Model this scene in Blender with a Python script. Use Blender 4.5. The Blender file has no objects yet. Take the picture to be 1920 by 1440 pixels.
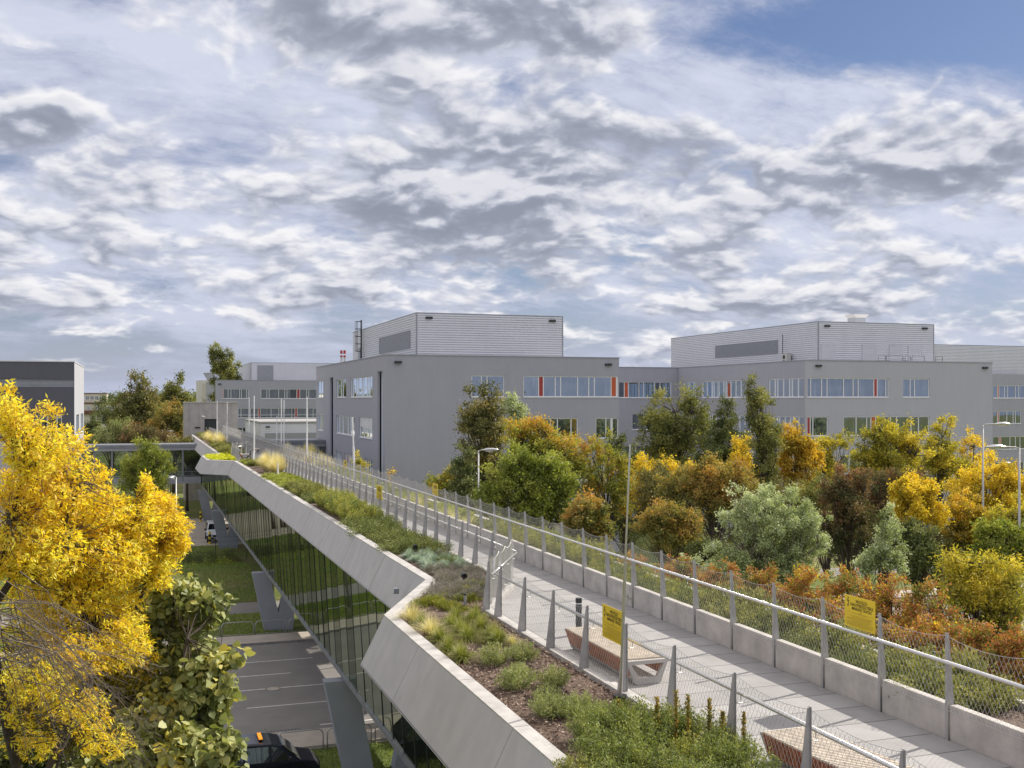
import bpy, math, random
import numpy as np
from mathutils import Vector

R = math.radians
scene = bpy.context.scene
F = 2040.0                      # focal length in photo pixels (1920 wide)
YAW = R(18.97)
CC, SS = math.cos(YAW), math.sin(YAW)
CZ = 15.3                       # camera height above the street

# ------------------------------------------------------------------ camera
cam = bpy.data.cameras.new("camera")
camo = bpy.data.objects.new("camera", cam)
scene.collection.objects.link(camo)
camo.location = (0, 0, CZ)
camo.rotation_euler = (R(90), 0, -YAW)
cam.sensor_width = 36
cam.lens = F / 1920 * 36
cam.shift_y = 30 / 1920
cam.clip_end = 6000
cam.clip_start = 0.1
scene.camera = camo

# ------------------------------------------------------------------ light
SUN = Vector((1, .30, .80)).normalized()
SUN_EL = math.asin(SUN.z)
SUN_AZ = math.atan2(SUN.x, SUN.y)
sl = bpy.data.lights.new("sun", 'SUN')
sl.energy = 4.5
sl.angle = R(0.6)
sl.color = (1.0, .945, .855)
so = bpy.data.objects.new("sun", sl)
scene.collection.objects.link(so)
so.rotation_euler = (-SUN).to_track_quat('-Z', 'Y').to_euler()
so.location = (60, 20, 60)

scene.view_settings.view_transform = 'Standard'
scene.view_settings.look = 'None'
scene.view_settings.exposure = 0.50
scene.view_settings.gamma = 1
scene.cycles.max_bounces = 6
scene.cycles.transparent_max_bounces = 10
scene.cycles.use_denoising = True

# ------------------------------------------------------------------ node helper
class NT:
    def __init__(s, tree):
        s.t = tree
    def n(s, typ, **kw):
        nd = s.t.nodes.new(typ)
        for k, v in kw.items():
            if k.startswith('i_'):
                key = k[2:]
                key = int(key) if key.isdigit() else key.replace('_', ' ')
                nd.inputs[key].default_value = v
            else:
                setattr(nd, k, v)
        return nd
    def l(s, a, b):
        s.t.links.new(a, b)
    def m(s, op, a, b=None, c=None, clamp=False):
        nd = s.t.nodes.new('ShaderNodeMath'); nd.operation = op; nd.use_clamp = clamp
        for i, v in enumerate((a, b, c)):
            if v is None: continue
            if isinstance(v, (int, float)): nd.inputs[i].default_value = v
            else: s.l(v, nd.inputs[i])
        return nd.outputs[0]
    def vm(s, op, a, b=None, sc=None):
        nd = s.t.nodes.new('ShaderNodeVectorMath'); nd.operation = op
        for i, v in enumerate((a, b)):
            if v is None: continue
            if isinstance(v, (tuple, list)): nd.inputs[i].default_value = v
            else: s.l(v, nd.inputs[i])
        if sc is not None:
            if isinstance(sc, (int, float)): nd.inputs['Scale'].default_value = sc
            else: s.l(sc, nd.inputs['Scale'])
        return nd.outputs['Value'] if op in ('DOT_PRODUCT', 'LENGTH', 'DISTANCE') else nd.outputs[0]
    def noise(s, vec, scale, detail=4, rough=.5, dist=0.0):
        nd = s.n('ShaderNodeTexNoise'); nd.inputs['Scale'].default_value = scale
        nd.inputs['Detail'].default_value = detail; nd.inputs['Roughness'].default_value = rough
        nd.inputs['Distortion'].default_value = dist
        if vec is not None: s.l(vec, nd.inputs['Vector'])
        return nd.outputs['Fac']
    def mr(s, v, a, b, c=0, d=1, smooth=True):
        nd = s.n('ShaderNodeMapRange'); nd.interpolation_type = 'SMOOTHSTEP' if smooth else 'LINEAR'
        s.l(v, nd.inputs['Value'])
        for k, x in zip(('From Min', 'From Max', 'To Min', 'To Max'), (a, b, c, d)): nd.inputs[k].default_value = x
        return nd.outputs['Result']
    def mix(s, f, a, b, blend='MIX'):
        nd = s.n('ShaderNodeMix'); nd.data_type = 'RGBA'; nd.blend_type = blend
        for sock, v in ((nd.inputs[0], f), (nd.inputs[6], a), (nd.inputs[7], b)):
            if isinstance(v, (int, float)): sock.default_value = v
            elif isinstance(v, (tuple, list)): sock.default_value = (*v[:3], 1)
            else: s.l(v, sock)
        return nd.outputs[2]
    def ramp(s, v, stops):
        nd = s.n('ShaderNodeValToRGB'); cr = nd.color_ramp
        while len(cr.elements) < len(stops): cr.elements.new(.5)
        for e, (p, c) in zip(cr.elements, stops): e.position = p; e.color = (*c, 1)
        s.l(v, nd.inputs[0])
        return nd.outputs[0]

# ------------------------------------------------------------------ world
world = bpy.data.worlds.new("World")
scene.world = world
world.use_nodes = True
wt = world.node_tree
wt.nodes.clear()
N = NT(wt)
out = N.n('ShaderNodeOutputWorld')
bg = N.n('ShaderNodeBackground'); bg.inputs['Strength'].default_value = 0.1
N.l(bg.outputs[0], out.inputs[0])
sky = N.n('ShaderNodeTexSky'); sky.sky_type = 'NISHITA'; sky.sun_disc = False
sky.sun_elevation = SUN_EL; sky.sun_rotation = SUN_AZ
sky.altitude = 100; sky.air_density = 1.0; sky.dust_density = .6; sky.ozone_density = 2.0
tc = N.n('ShaderNodeTexCoord')
d0 = N.vm('NORMALIZE', tc.outputs['Generated'])
sx = N.n('ShaderNodeSeparateXYZ'); N.l(d0, sx.inputs[0])
X_, Y_, Z_ = sx.outputs
zz = N.m('MAXIMUM', Z_, 0.0)
den = N.m('ADD', zz, 0.32)
cx = N.n('ShaderNodeCombineXYZ')
N.l(N.m('DIVIDE', X_, den), cx.inputs[0]); N.l(N.m('DIVIDE', Y_, den), cx.inputs[1])
P = cx.outputs[0]
# camera-right / forward components of the direction (fixed compass bearings) to place the cloud banks
fwd = N.m('MAXIMUM', N.vm('DOT_PRODUCT', d0, (SS, CC, 0)), .15)
az = N.m('DIVIDE', N.vm('DOT_PRODUCT', d0, (CC, -SS, 0)), fwd)
el = N.m('DIVIDE', Z_, fwd)
def blob(a0, e0, ra, re, amp):
    a = N.m('DIVIDE', N.m('SUBTRACT', az, a0), ra)
    e = N.m('DIVIDE', N.m('SUBTRACT', el, e0), re)
    q = N.m('ADD', N.m('MULTIPLY', a, a), N.m('MULTIPLY', e, e))
    return N.m('MULTIPLY', N.m('POWER', 2.718, N.m('MULTIPLY', q, -1.0)), amp)
def pa(px): return (px - 960) / F
def pe(py): return (750 - py) / F
def total(lst):
    t_ = None
    for b in lst:
        v = blob(pa(b[0]), pe(b[1]), b[2] / F, b[3] / F, b[4]); t_ = v if t_ is None else N.m('ADD', t_, v)
    return t_
# where the cumulus banks lie (+) and where the gaps are (-)
bias = total([(1440, 110, 200, 85, -.26), (1800, 20, 330, 100, -.30), (280, 130, 320, 110, -.08), (380, 690, 600, 70, -.17), (760, 40, 420, 95, .15), (1150, 55, 220, 50, .08),
              (1780, 290, 300, 110, .14), (1690, 130, 110, 55, .15), (1590, 128, 45, 28, .14), (80, 235, 170, 45, .10), (640, 260, 200, 50, .06), (1020, 260, 190, 70, .12), (1130, 350, 300, 55, .12), (760, 400, 280, 80, .10), (1250, 180, 130, 45, -.12),
              (280, 330, 160, 50, .05), (600, 170, 200, 40, -.04)])
veilb = total([(1500, 90, 200, 70, -.16), (1800, 30, 300, 90, -.45), (1350, 160, 130, 50, .12), (300, 200, 500, 200, .12), (450, 680, 700, 70, -.08)])
warp = N.n('ShaderNodeTexNoise'); warp.inputs['Scale'].default_value = 3.5; warp.inputs['Detail'].default_value = 3
N.l(P, warp.inputs['Vector'])
Pw = N.vm('ADD', P, N.vm('SCALE', N.vm('SUBTRACT', warp.outputs['Color'], (.5, .5, .5)), sc=.10))
OFF = (3.7, 1.9, 0)
def fbm(vec):
    v = N.vm('ADD', vec, OFF)
    big = N.noise(v, 2.7, 1, .5)
    det = N.noise(v, 7.0, 7, .54)
    # billows: rounded bumps give the cauliflower edges of cumulus
    b1 = N.m('ABSOLUTE', N.m('SUBTRACT', N.noise(N.vm('ADD', v, (5.1, 2.2, 1.0)), 12.0, 2, .5), .5))
    return N.m('ADD', N.m('ADD', N.m('MULTIPLY', big, .44), N.m('MULTIPLY', det, .54)), N.m('MULTIPLY', b1, -.28))
n0 = N.m('ADD', N.m('ADD', fbm(Pw), bias), .035)
Pup = N.vm('SCALE', Pw, sc=.976)
Pup = N.vm('ADD', Pup, (SUN.x * .014, SUN.y * .014, 0))
n1 = N.m('ADD', N.m('ADD', fbm(Pup), bias), .035)
covu = N.mr(n0, .440, .575)
relief = N.mr(N.m('SUBTRACT', n0, n1), -.07, .10)
thick = N.mr(n0, .46, .66)
br = N.m('SUBTRACT', N.m('ADD', N.m('MULTIPLY', relief, .70), .42), N.m('MULTIPLY', thick, .40))
ccol = N.ramp(br, [(0.0, (2.0, 2.2, 2.75)), (.28, (2.75, 2.95, 3.6)), (.55, (4.3, 4.45, 5.05)), (1.0, (7.1, 7.0, 7.05))])
# thin high veil
vp = N.vm('MULTIPLY', Pw, (1.0, 1.7, 1))
veil = N.noise(vp, 1.8, 7, .66)
veilf = N.m('MULTIPLY', N.mr(N.m('ADD', veil, veilb), .28, .55), .92)
skyc = N.vm('MULTIPLY', sky.outputs[0], (.42, .44, .53))
veilc = N.mix(N.mr(N.m('ADD', veil, N.m('MULTIPLY', veilb, .5)), .38, .62), (3.1, 3.4, 4.5), (4.95, 5.2, 6.15))
hv = N.mix(veilf, skyc, veilc)
hz = N.mr(Z_, 0.0, .12, .80, 0)
hv = N.mix(hz, hv, (3.3, 3.6, 4.65))
# fewer clouds towards the back so the windows reflect blue; unseen sky behind and high overhead boosted as added fill light
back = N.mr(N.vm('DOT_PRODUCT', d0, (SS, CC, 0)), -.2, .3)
cov = N.m('MULTIPLY', covu, N.m('ADD', N.m('MULTIPLY', back, .55), .45))
cov = N.m('MULTIPLY', cov, N.mr(Z_, -.01, .05))
fin = N.mix(cov, hv, ccol)
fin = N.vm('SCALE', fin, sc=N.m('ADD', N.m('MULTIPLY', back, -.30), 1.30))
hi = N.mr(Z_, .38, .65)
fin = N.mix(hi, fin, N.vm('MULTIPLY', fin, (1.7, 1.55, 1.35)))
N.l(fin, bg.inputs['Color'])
world.cycles.sampling_method = 'MANUAL'
world.cycles.sample_map_resolution = 512

# ------------------------------------------------------------------ coordinate helpers
def W(px, d):
    x = (px - 960) / F * d
    return (CC * x + SS * d, -SS * x + CC * d)
def WZ(px, py, d):
    a = W(px, d)
    return (a[0], a[1], CZ - (py - 750) / F * d)
def G(px, py, z=0.0):
    return W(px, F * (CZ - z) / (py - 750))
def yOnX(px, X):
    r = (px - 960) / F; d = X / (CC * r + SS); return d * (CC - SS * r)
def xOnY(px, Y):
    r = (px - 960) / F; d = Y / (CC - SS * r); return d * (CC * r + SS)
def zAt(py, X, Y):
    return CZ - (py - 750) / F * (SS * X + CC * Y)

col = scene.collection
def woff(p):
    v = Vector((0, 0, 0))
    while p is not None:
        v += p.location; p = p.parent
    return v
def tag(o, label=None, cat=None, group=None, kind=None):
    if label: o['label'] = label
    if cat: o['category'] = cat
    if group: o['group'] = group
    if kind: o['kind'] = kind
    return o
def thing(name, label, cat, loc=(0, 0, 0), group=None):
    o = bpy.data.objects.new(name, None); col.objects.link(o)
    o.location = loc; o.empty_display_size = .3
    return tag(o, label, cat, group)
def kids(o): return list(o.children)
def dup(o, loc=None, rotz=None, scale=None, label=None, parent=None):
    c = o.copy(); col.objects.link(c); c.parent = parent
    if loc is not None: c.location = loc
    if rotz is not None: c.rotation_euler = (0, 0, rotz)
    if scale is not None: c.scale = scale if hasattr(scale, '__len__') else (scale,) * 3
    if label: c['label'] = label
    for ch in kids(o): dup(ch, parent=c)
    return c

class MB:
    def __init__(s): s.v = []; s.f = []
    def add(s, vs, fs):
        b = len(s.v); s.v.extend(vs); s.f.extend([tuple(b + i for i in f) for f in fs])
    def box(s, x0, x1, y0, y1, z0, z1):
        s.hexa([(x0, y0, z0), (x1, y0, z0), (x1, y1, z0), (x0, y1, z0), (x0, y0, z1), (x1, y0, z1), (x1, y1, z1), (x0, y1, z1)])
        return s
    def hexa(s, p):
        s.add(p, [(3, 2, 1, 0), (4, 5, 6, 7), (0, 1, 5, 4), (1, 2, 6, 5), (2, 3, 7, 6), (3, 0, 4, 7)])
    def quad(s, a, b, c, d): s.add([a, b, c, d], [(0, 1, 2, 3)])
    def bar(s, p0, p1, w, h, up=(0, 0, 1)):
        p0 = Vector(p0); p1 = Vector(p1); t = (p1 - p0).normalized(); up = Vector(up)
        sd = t.cross(up).normalized() * w / 2; u = sd.cross(t).normalized() * h / 2
        s.hexa([tuple(q) for q in (p0 - sd - u, p0 + sd - u, p1 + sd - u, p1 - sd - u, p0 - sd + u, p0 + sd + u, p1 + sd + u, p1 - sd + u)])
    def tube(s, pts, rad, n=6, cap=True):
        pts = [Vector(p) for p in pts]
        if not hasattr(rad, '__len__'): rad = [rad] * len(pts)
        rings = []; b = len(s.v)
        pu = None
        for i, p in enumerate(pts):
            t = (pts[min(i + 1, len(pts) - 1)] - pts[max(i - 1, 0)])
            if t.length < 1e-9: t = Vector((0, 0, 1))
            t.normalize()
            a = Vector((0, 0, 1)) if abs(t.z) < .9 else Vector((1, 0, 0))
            if pu is not None: a = pu
            u = (a - t * a.dot(t)); 
            if u.length < 1e-6: u = t.orthogonal()
            u.normalize(); pu = u; w = t.cross(u)
            for k in range(n):
                an = 2 * math.pi * k / n
                s.v.append(tuple(p + (u * math.cos(an) + w * math.sin(an)) * rad[i]))
        for i in range(len(pts) - 1):
            for k in range(n):
                a0 = b + i * n + k; a1 = b + i * n + (k + 1) % n
                s.f.append((a0, a1, a1 + n, a0 + n))
        if cap:
            s.f.append(tuple(b + k for k in range(n))[::-1])
            s.f.append(tuple(b + (len(pts) - 1) * n + k for k in range(n)))
    def prism(s, poly, vec):
        n = len(poly); v = Vector(vec)
        s.add([tuple(p) for p in poly] + [tuple(Vector(p) + v) for p in poly],
              [tuple(range(n))[::-1], tuple(range(n, 2 * n))] + [(i, (i + 1) % n, (i + 1) % n + n, i + n) for i in range(n)])
    def build(s, name, mat, parent=None, smooth=False, bevel=0, fix=True):
        me = bpy.data.meshes.new(name)
        o = bpy.data.objects.new(name, me)
        off = woff(parent) if parent is not None else Vector((0, 0, 0))
        me.from_pydata([tuple(Vector(p) - off) for p in s.v] if off.length > 0 else s.v, [], s.f)
        if fix:
            import bmesh
            bm = bmesh.new(); bm.from_mesh(me); bmesh.ops.recalc_face_normals(bm, faces=bm.faces); bm.to_mesh(me); bm.free()
        me.materials.append(mat)
        if smooth:
            for p in me.polygons: p.use_smooth = True
        col.objects.link(o)
        if parent is not None: o.parent = parent
        if bevel:
            md = o.modifiers.new('bevel', 'BEVEL'); md.width = bevel; md.segments = 2; md.limit_method = 'ANGLE'
        return o

# ------------------------------------------------------------------ materials
def newmat(name):
    m = bpy.data.materials.new(name); m.use_nodes = True
    t = NT(m.node_tree); b = m.node_tree.nodes['Principled BSDF']
    return m, t, b
def objco(t, sc=(1, 1, 1)):
    g = t.n('ShaderNodeNewGeometry')
    return t.vm('MULTIPLY', g.outputs['Position'], sc)
def basic(name, c, rough=.6, metal=0.0, var=.12, nscale=2.0, bump=0.0, bscale=40, c2=None, streak=False, spec=.5):
    m, t, b = newmat(name)
    p = objco(t)
    n = t.noise(p, nscale, 6, .6)
    if streak:
        n2 = t.noise(objco(t, (1.6, 1.6, .12)), 1.2, 5, .6)
        n = t.m('ADD', t.m('MULTIPLY', n, .5), t.m('MULTIPLY', n2, .5))
    dk = tuple(x * (1 - var) for x in c) if c2 is None else c2
    lt = tuple(min(1, x * (1 + var)) for x in c) if c2 is None else c
    cc = t.ramp(n, [(.3, dk), (.7, lt)])
    t.l(cc, b.inputs['Base Color'])
    b.inputs['Roughness'].default_value = rough; b.inputs['Metallic'].default_value = metal
    b.inputs['Specular IOR Level'].default_value = spec
    if bump:
        bn = t.n('ShaderNodeBump'); bn.inputs['Strength'].default_value = bump; bn.inputs['Distance'].default_value = .02
        t.l(t.noise(p, bscale, 4, .6), bn.inputs['Height']); t.l(bn.outputs[0], b.inputs['Normal'])
    return m
M = {}
M['stucco'] = basic('grey_stucco', (.355, .355, .39), .9, var=.05, nscale=.6, bump=.3, bscale=18, streak=True)
M['stucco_light'] = basic('pale_stucco', (.42, .42, .445), .9, var=.05, nscale=.6, bump=.3, bscale=18, streak=True)
M['stucco_dark'] = basic('charcoal_render', (.10, .10, .12), .85, var=.08, nscale=.5, bump=.2, bscale=18, streak=True)
M['siding'] = basic('profiled_metal_siding', (.62, .62, .64), .45, .35, var=.05, nscale=.4, streak=True)
M['siding_dark'] = basic('grey_louvre_metal', (.30, .31, .33), .5, .3, var=.06)
M['white'] = basic('white_window_frame', (.78, .77, .76), .4, var=.04)
M['white_paint'] = basic('road_marking_paint', (.62, .60, .56), .7, var=.3, nscale=6)
M['red'] = basic('red_facade_panel', (.33, .035, .03), .45, var=.1)
M['orange'] = basic('orange_facade_panel', (.48, .09, .025), .45, var=.1)
M['coping'] = basic('pale_concrete_coping', (.42, .40, .37), .8, var=.2, nscale=3, bump=.15, streak=False)
M['wallconc'] = basic('precast_concrete', (.46, .43, .39), .85, var=.2, nscale=2.2, bump=.35, bscale=30)
M['clad'] = basic('fibre_cement_cladding', (.41, .395, .375), .75, var=.12, nscale=1.6, bump=.06, streak=True)
M['rawconc'] = basic('raw_cast_concrete', (.38, .36, .335), .9, var=.25, nscale=1.0, bump=.3, bscale=12, streak=True)
M['pier'] = basic('painted_grey_concrete', (.27, .285, .31), .8, var=.08, nscale=.8, bump=.1)
M['steel'] = basic('galvanised_steel', (.40, .39, .38), .5, .45, var=.12, nscale=5, streak=False)
M['stainless'] = basic('brushed_stainless', (.60, .59, .57), .28, .9, var=.06, nscale=6)
M['wire'] = basic('stainless_wire', (.52, .51, .48), .45, .45, var=.05)
M['darkmetal'] = basic('dark_grey_metal', (.045, .048, .05), .45, .4)
M['greymetal'] = basic('mid_grey_metal', (.20, .21, .225), .45, .3)
M['black'] = basic('black_plastic', (.012, .012, .013), .4)
M['yellow'] = basic('yellow_enamel', (.72, .52, .02), .35, var=.05, nscale=3)
M['ink'] = basic('black_ink', (.015, .013, .01), .5)
M['ink2'] = basic('faint_ink', (.30, .20, .02), .5)
M['wood'] = basic('weathered_wood_top', (.50, .43, .34), .8, var=.3, nscale=9, bump=.2, bscale=60)
M['woodred'] = basic('oiled_red_wood', (.38, .13, .055), .55, var=.4, nscale=7, bump=.2, bscale=60)
M['asphalt'] = basic('asphalt_surface', (.21, .195, .178), .92, var=.12, nscale=.5, bump=.5, bscale=60)
M['pavement'] = basic('pavement_surface', (.40, .35, .29), .92, var=.14, nscale=1.2, bump=.4, bscale=40)
M['kerb'] = basic('granite_kerb', (.21, .195, .18), .9, var=.2, nscale=4)
M['bark'] = basic('rough_bark', (.10, .078, .06), .95, c2=(.04, .032, .026), nscale=8, bump=.6, bscale=20)
M['barkpale'] = basic('pale_bark', (.20, .165, .13), .95, c2=(.09, .07, .055), nscale=10, bump=.4, bscale=20)
M['mulch'] = basic('bark_mulch', (.17, .115, .082), .97, c2=(.065, .042, .03), nscale=14, bump=1.0, bscale=40)
M['roofing'] = basic('roof_membrane', (.32, .31, .30), .9, var=.1)
M['cream'] = basic('cream_render', (.52, .48, .38), .9, var=.08)
M['offwhite'] = basic('offwhite_render', (.55, .53, .48), .9, var=.1, streak=True)
M['side'] = basic('light_grey_render', (.36, .36, .375), .9, var=.08, streak=True)
M['rust'] = basic('brown_roof_edge', (.14, .06, .04), .8)
M['vanwhite'] = basic('white_car_paint', (.68, .70, .72), .25, var=.03)
M['vanblack'] = basic('black_car_paint', (.008, .010, .022), .12, var=.05)
M['tyre'] = basic('tyre_rubber', (.02, .02, .02), .9)
M['hill'] = basic('wooded_hill', (.10, .13, .13), .95, c2=(.05, .08, .09), nscale=.02)
# deck slabs
m, t, b = newmat('concrete_paving_slabs')
g = t.n('ShaderNodeNewGeometry'); sp = t.n('ShaderNodeSeparateXYZ'); t.l(g.outputs['Position'], sp.inputs[0])
fy = t.m('FRACT', t.m('DIVIDE', sp.outputs[1], .85))
joint = t.m('MAXIMUM', t.m('LESS_THAN', fy, .016), t.m('GREATER_THAN', fy, .984))
cell = t.m('FLOOR', t.m('DIVIDE', sp.outputs[1], .85))
wn = t.n('ShaderNodeTexWhiteNoise'); wn.noise_dimensions = '1D'; t.l(cell, wn.inputs['W'])
nn = t.m('ADD', t.m('MULTIPLY', t.noise(g.outputs['Position'], 1.4, 8, .65), .75), t.m('MULTIPLY', wn.outputs[0], .25))
c1 = t.ramp(nn, [(.3, (.27, .26, .25)), (.7, (.37, .355, .34))])
t.l(t.mix(joint, c1, (.12, .11, .105)), b.inputs['Base Color']); b.inputs['Roughness'].default_value = .88
bn = t.n('ShaderNodeBump'); bn.inputs['Strength'].default_value = .25; bn.inputs['Distance'].default_value = .01
t.l(t.noise(g.outputs['Position'], 90, 3, .6), bn.inputs['Height']); t.l(bn.outputs[0], b.inputs['Normal'])
M['deck'] = m
# grass ground
m, t, b = newmat('lawn_ground')
p = objco(t)
n1_ = t.noise(p, .12, 6, .6); n2_ = t.noise(p, 3.0, 6, .7)
nn = t.m('ADD', t.m('MULTIPLY', n1_, .6), t.m('MULTIPLY', n2_, .4))
t.l(t.ramp(nn, [(.38, (.26, .20, .12)), (.45, (.20, .19, .08)), (.53, (.13, .165, .045)), (.66, (.20, .24, .075))]), b.inputs['Base Color'])
b.inputs['Roughness'].default_value = .95; b.inputs['Specular IOR Level'].default_value = .1
bn = t.n('ShaderNodeBump'); bn.inputs['Strength'].default_value = .9; bn.inputs['Distance'].default_value = .12
t.l(t.noise(p, 9, 6, .75), bn.inputs['Height']); t.l(bn.outputs[0], b.inputs['Normal'])
M['lawn'] = m
# glass: reflective over dark, with faint curtain folds
def glassmat(name, base, refl, tint, curtain=False, rough=.02):
    m, t, b = newmat(name)
    nt = m.node_tree; o = nt.nodes['Material Output']; nt.nodes.remove(b)
    df = t.n('ShaderNodeBsdfDiffuse')
    if curtain:
        g = t.n('ShaderNodeNewGeometry')
        n = t.noise(t.vm('MULTIPLY', g.outputs['Position'], (1.5, 1.5, .10)), 2.2, 4, .6)
        t.l(t.ramp(n, [(.45, base), (.58, tuple(x * 3 for x in base)), (.68, (.12, .13, .13))]), df.inputs[0])
    else: df.inputs[0].default_value = (*base, 1)
    gl = t.n('ShaderNodeBsdfGlossy'); gl.inputs['Color'].default_value = (*tint, 1); gl.inputs['Roughness'].default_value = rough
    fr = t.n('ShaderNodeFresnel'); fr.inputs['IOR'].default_value = 1.5
    bn = t.n('ShaderNodeBump'); bn.inputs['Strength'].default_value = .05; bn.inputs['Distance'].default_value = .02
    t.l(t.noise(objco(t), .9, 2, .5), bn.inputs['Height']); t.l(bn.outputs[0], gl.inputs['Normal'])
    fac = t.m('ADD', t.m('MULTIPLY', fr.outputs[0], .8), refl, clamp=True)
    mx = t.n('ShaderNodeMixShader'); t.l(fac, mx.inputs[0]); t.l(df.outputs[0], mx.inputs[1]); t.l(gl.outputs[0], mx.inputs[2])
    t.l(mx.outputs[0], o.inputs[0])
    return m
M['glass'] = glassmat('window_glass', (.016, .020, .026), .24, (.80, .90, 1.0), True)
M['bridgeglass'] = glassmat('dark_bridge_glass', (.020, .026, .018), .30, (.62, .68, .54))
M['carglass'] = glassmat('car_glass', (.01, .012, .014), .12, (.9, .95, 1))
m, t, b = newmat('clear_glass'); nt = m.node_tree; nt.nodes.remove(b)
tr = t.n('ShaderNodeBsdfTransparent'); tr.inputs[0].default_value = (.62, .68, .68, 1)
gl = t.n('ShaderNodeBsdfGlossy'); gl.inputs['Roughness'].default_value = .02
mx = t.n('ShaderNodeMixShader'); mx.inputs[0].default_value = .16
t.l(tr.outputs[0], mx.inputs[1]); t.l(gl.outputs[0], mx.inputs[2]); t.l(mx.outputs[0], nt.nodes['Material Output'].inputs[0])
M['clear'] = m
m, t, b = newmat('amber_lamp'); b.inputs['Base Color'].default_value = (.9, .3, .02, 1)
b.inputs['Emission Color'].default_value = (1, .35, .02, 1); b.inputs['Emission Strength'].default_value = .6
M['amber'] = m
m, t, b = newmat('lamp_lens'); b.inputs['Base Color'].default_value = (.75, .75, .78, 1); b.inputs['Roughness'].default_value = .1
M['lens'] = m

LEAFGAIN = 1.4
def leafmat(name, stops, transl=.42, gloss=.035):
    m = bpy.data.materials.new(name); m.use_nodes = True; nt = m.node_tree; nt.nodes.clear(); t = NT(nt)
    o = t.n('ShaderNodeOutputMaterial')
    at = t.n('ShaderNodeAttribute'); at.attribute_name = 'tone'
    k = len(stops) - 1
    c = t.ramp(at.outputs['Fac'], [(i / k, tuple(min(.92, v * LEAFGAIN) for v in s)) for i, s in enumerate(stops)])
    df = t.n('ShaderNodeBsdfDiffuse'); t.l(c, df.inputs[0])
    tr = t.n('ShaderNodeBsdfTranslucent'); t.l(t.mix(1.0, c, (1.0, 1.0, .6), 'MULTIPLY'), tr.inputs[0])
    gl = t.n('ShaderNodeBsdfGlossy'); gl.inputs['Roughness'].default_value = .6; gl.inputs['Color'].default_value = (.9, .9, .85, 1)
    m1 = t.n('ShaderNodeMixShader'); m1.inputs[0].default_value = transl
    t.l(df.outputs[0], m1.inputs[1]); t.l(tr.outputs[0], m1.inputs[2])
    m2 = t.n('ShaderNodeMixShader'); m2.inputs[0].default_value = gloss
    t.l(m1.outputs[0], m2.inputs[1]); t.l(gl.outputs[0], m2.inputs[2]); t.l(m2.outputs[0], o.inputs[0])
    return m
L = {}
L['yellow'] = leafmat('golden_leaves', [(.40, .22, .02), (.70, .45, .025), (.74, .53, .03), (.74, .62, .08)], .60)
LEAFGAIN = 1.5
L['yellowdeep'] = leafmat('deep_yellow_leaves', [(.20, .17, .02), (.42, .31, .02), (.60, .44, .025), (.62, .50, .05)], .45)
L['catalpa'] = leafmat('broad_pale_green_leaves', [(.08, .10, .025), (.16, .18, .05), (.27, .28, .11), (.42, .35, .05)], .35, .04)
L['green'] = leafmat('fresh_green_leaves', [(.06, .08, .012), (.14, .17, .022), (.24, .26, .04), (.34, .34, .08)])
L['dark'] = leafmat('dark_green_leaves', [(.03, .045, .015), (.065, .085, .026), (.12, .135, .04), (.18, .19, .07)], .3)
L['olive'] = leafmat('olive_leaves', [(.05, .06, .018), (.11, .12, .03), (.20, .205, .055), (.30, .27, .08)], .35)
L['brownolive'] = leafmat('brown_olive_leaves', [(.045, .05, .016), (.10, .10, .03), (.18, .165, .05), (.27, .19, .05)], .35)
L['pale'] = leafmat('silvery_leaves', [(.12, .14, .05), (.24, .28, .12), (.38, .42, .24), (.56, .58, .44)], .35, .05)
L['orangegreen'] = leafmat('orange_tinged_leaves', [(.08, .10, .018), (.18, .20, .03), (.32, .28, .035), (.46, .24, .04)])
L['orange'] = leafmat('orange_leaves', [(.14, .11, .015), (.33, .24, .025), (.50, .33, .03), (.60, .42, .05)], .45)
L['rust'] = leafmat('rusty_leaves', [(.07, .085, .02), (.16, .16, .035), (.27, .19, .045), (.40, .22, .05)])
L['darkred'] = leafmat('dark_red_leaves', [(.045, .06, .02), (.09, .085, .03), (.16, .10, .045), (.26, .13, .06)], .3)
L['mixred'] = leafmat('red_and_yellow_leaves', [(.08, .11, .02), (.17, .20, .03), (.20, .17, .035), (.32, .11, .045), (.38, .15, .05), (.30, .30, .035), (.62, .43, .03)], .4)
L['yellowgreen'] = leafmat('yellow_green_leaves', [(.10, .11, .018), (.22, .21, .025), (.38, .32, .03), (.56, .44, .05)], .45)
L['leafy'] = leafmat('mid_green_leaves', [(.045, .06, .014), (.10, .125, .03), (.17, .20, .05), (.28, .28, .09)], .4)
L['spirea'] = leafmat('spirea_leaves', [(.07, .09, .02), (.15, .17, .035), (.26, .26, .05), (.40, .31, .08)], .4)
L['juniper'] = leafmat('juniper_needles', [(.035, .05, .012), (.08, .10, .025), (.14, .16, .04), (.21, .21, .07)], .2)
L['juniperlime'] = leafmat('lime_conifer_needles', [(.05, .07, .01), (.12, .14, .018), (.22, .22, .025), (.30, .25, .04)], .3)
L['lavender'] = leafmat('grey_lavender', [(.07, .08, .04), (.13, .13, .09), (.19, .17, .16), (.24, .20, .21)], .25)
L['fescue'] = leafmat('blue_fescue', [(.10, .15, .12), (.16, .23, .19), (.24, .31, .26), (.33, .33, .22)], .25)
L['grass'] = leafmat('tuft_grass', [(.05, .075, .012), (.11, .14, .02), (.19, .21, .04), (.34, .30, .12)], .4)
L['straw'] = leafmat('straw_grass', [(.16, .19, .05), (.34, .33, .13), (.52, .44, .24), (.66, .56, .38)], .4)
L['grey'] = leafmat('grey_green_shrub', [(.08, .095, .035), (.16, .185, .06), (.25, .27, .10), (.34, .35, .16)], .3)
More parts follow.
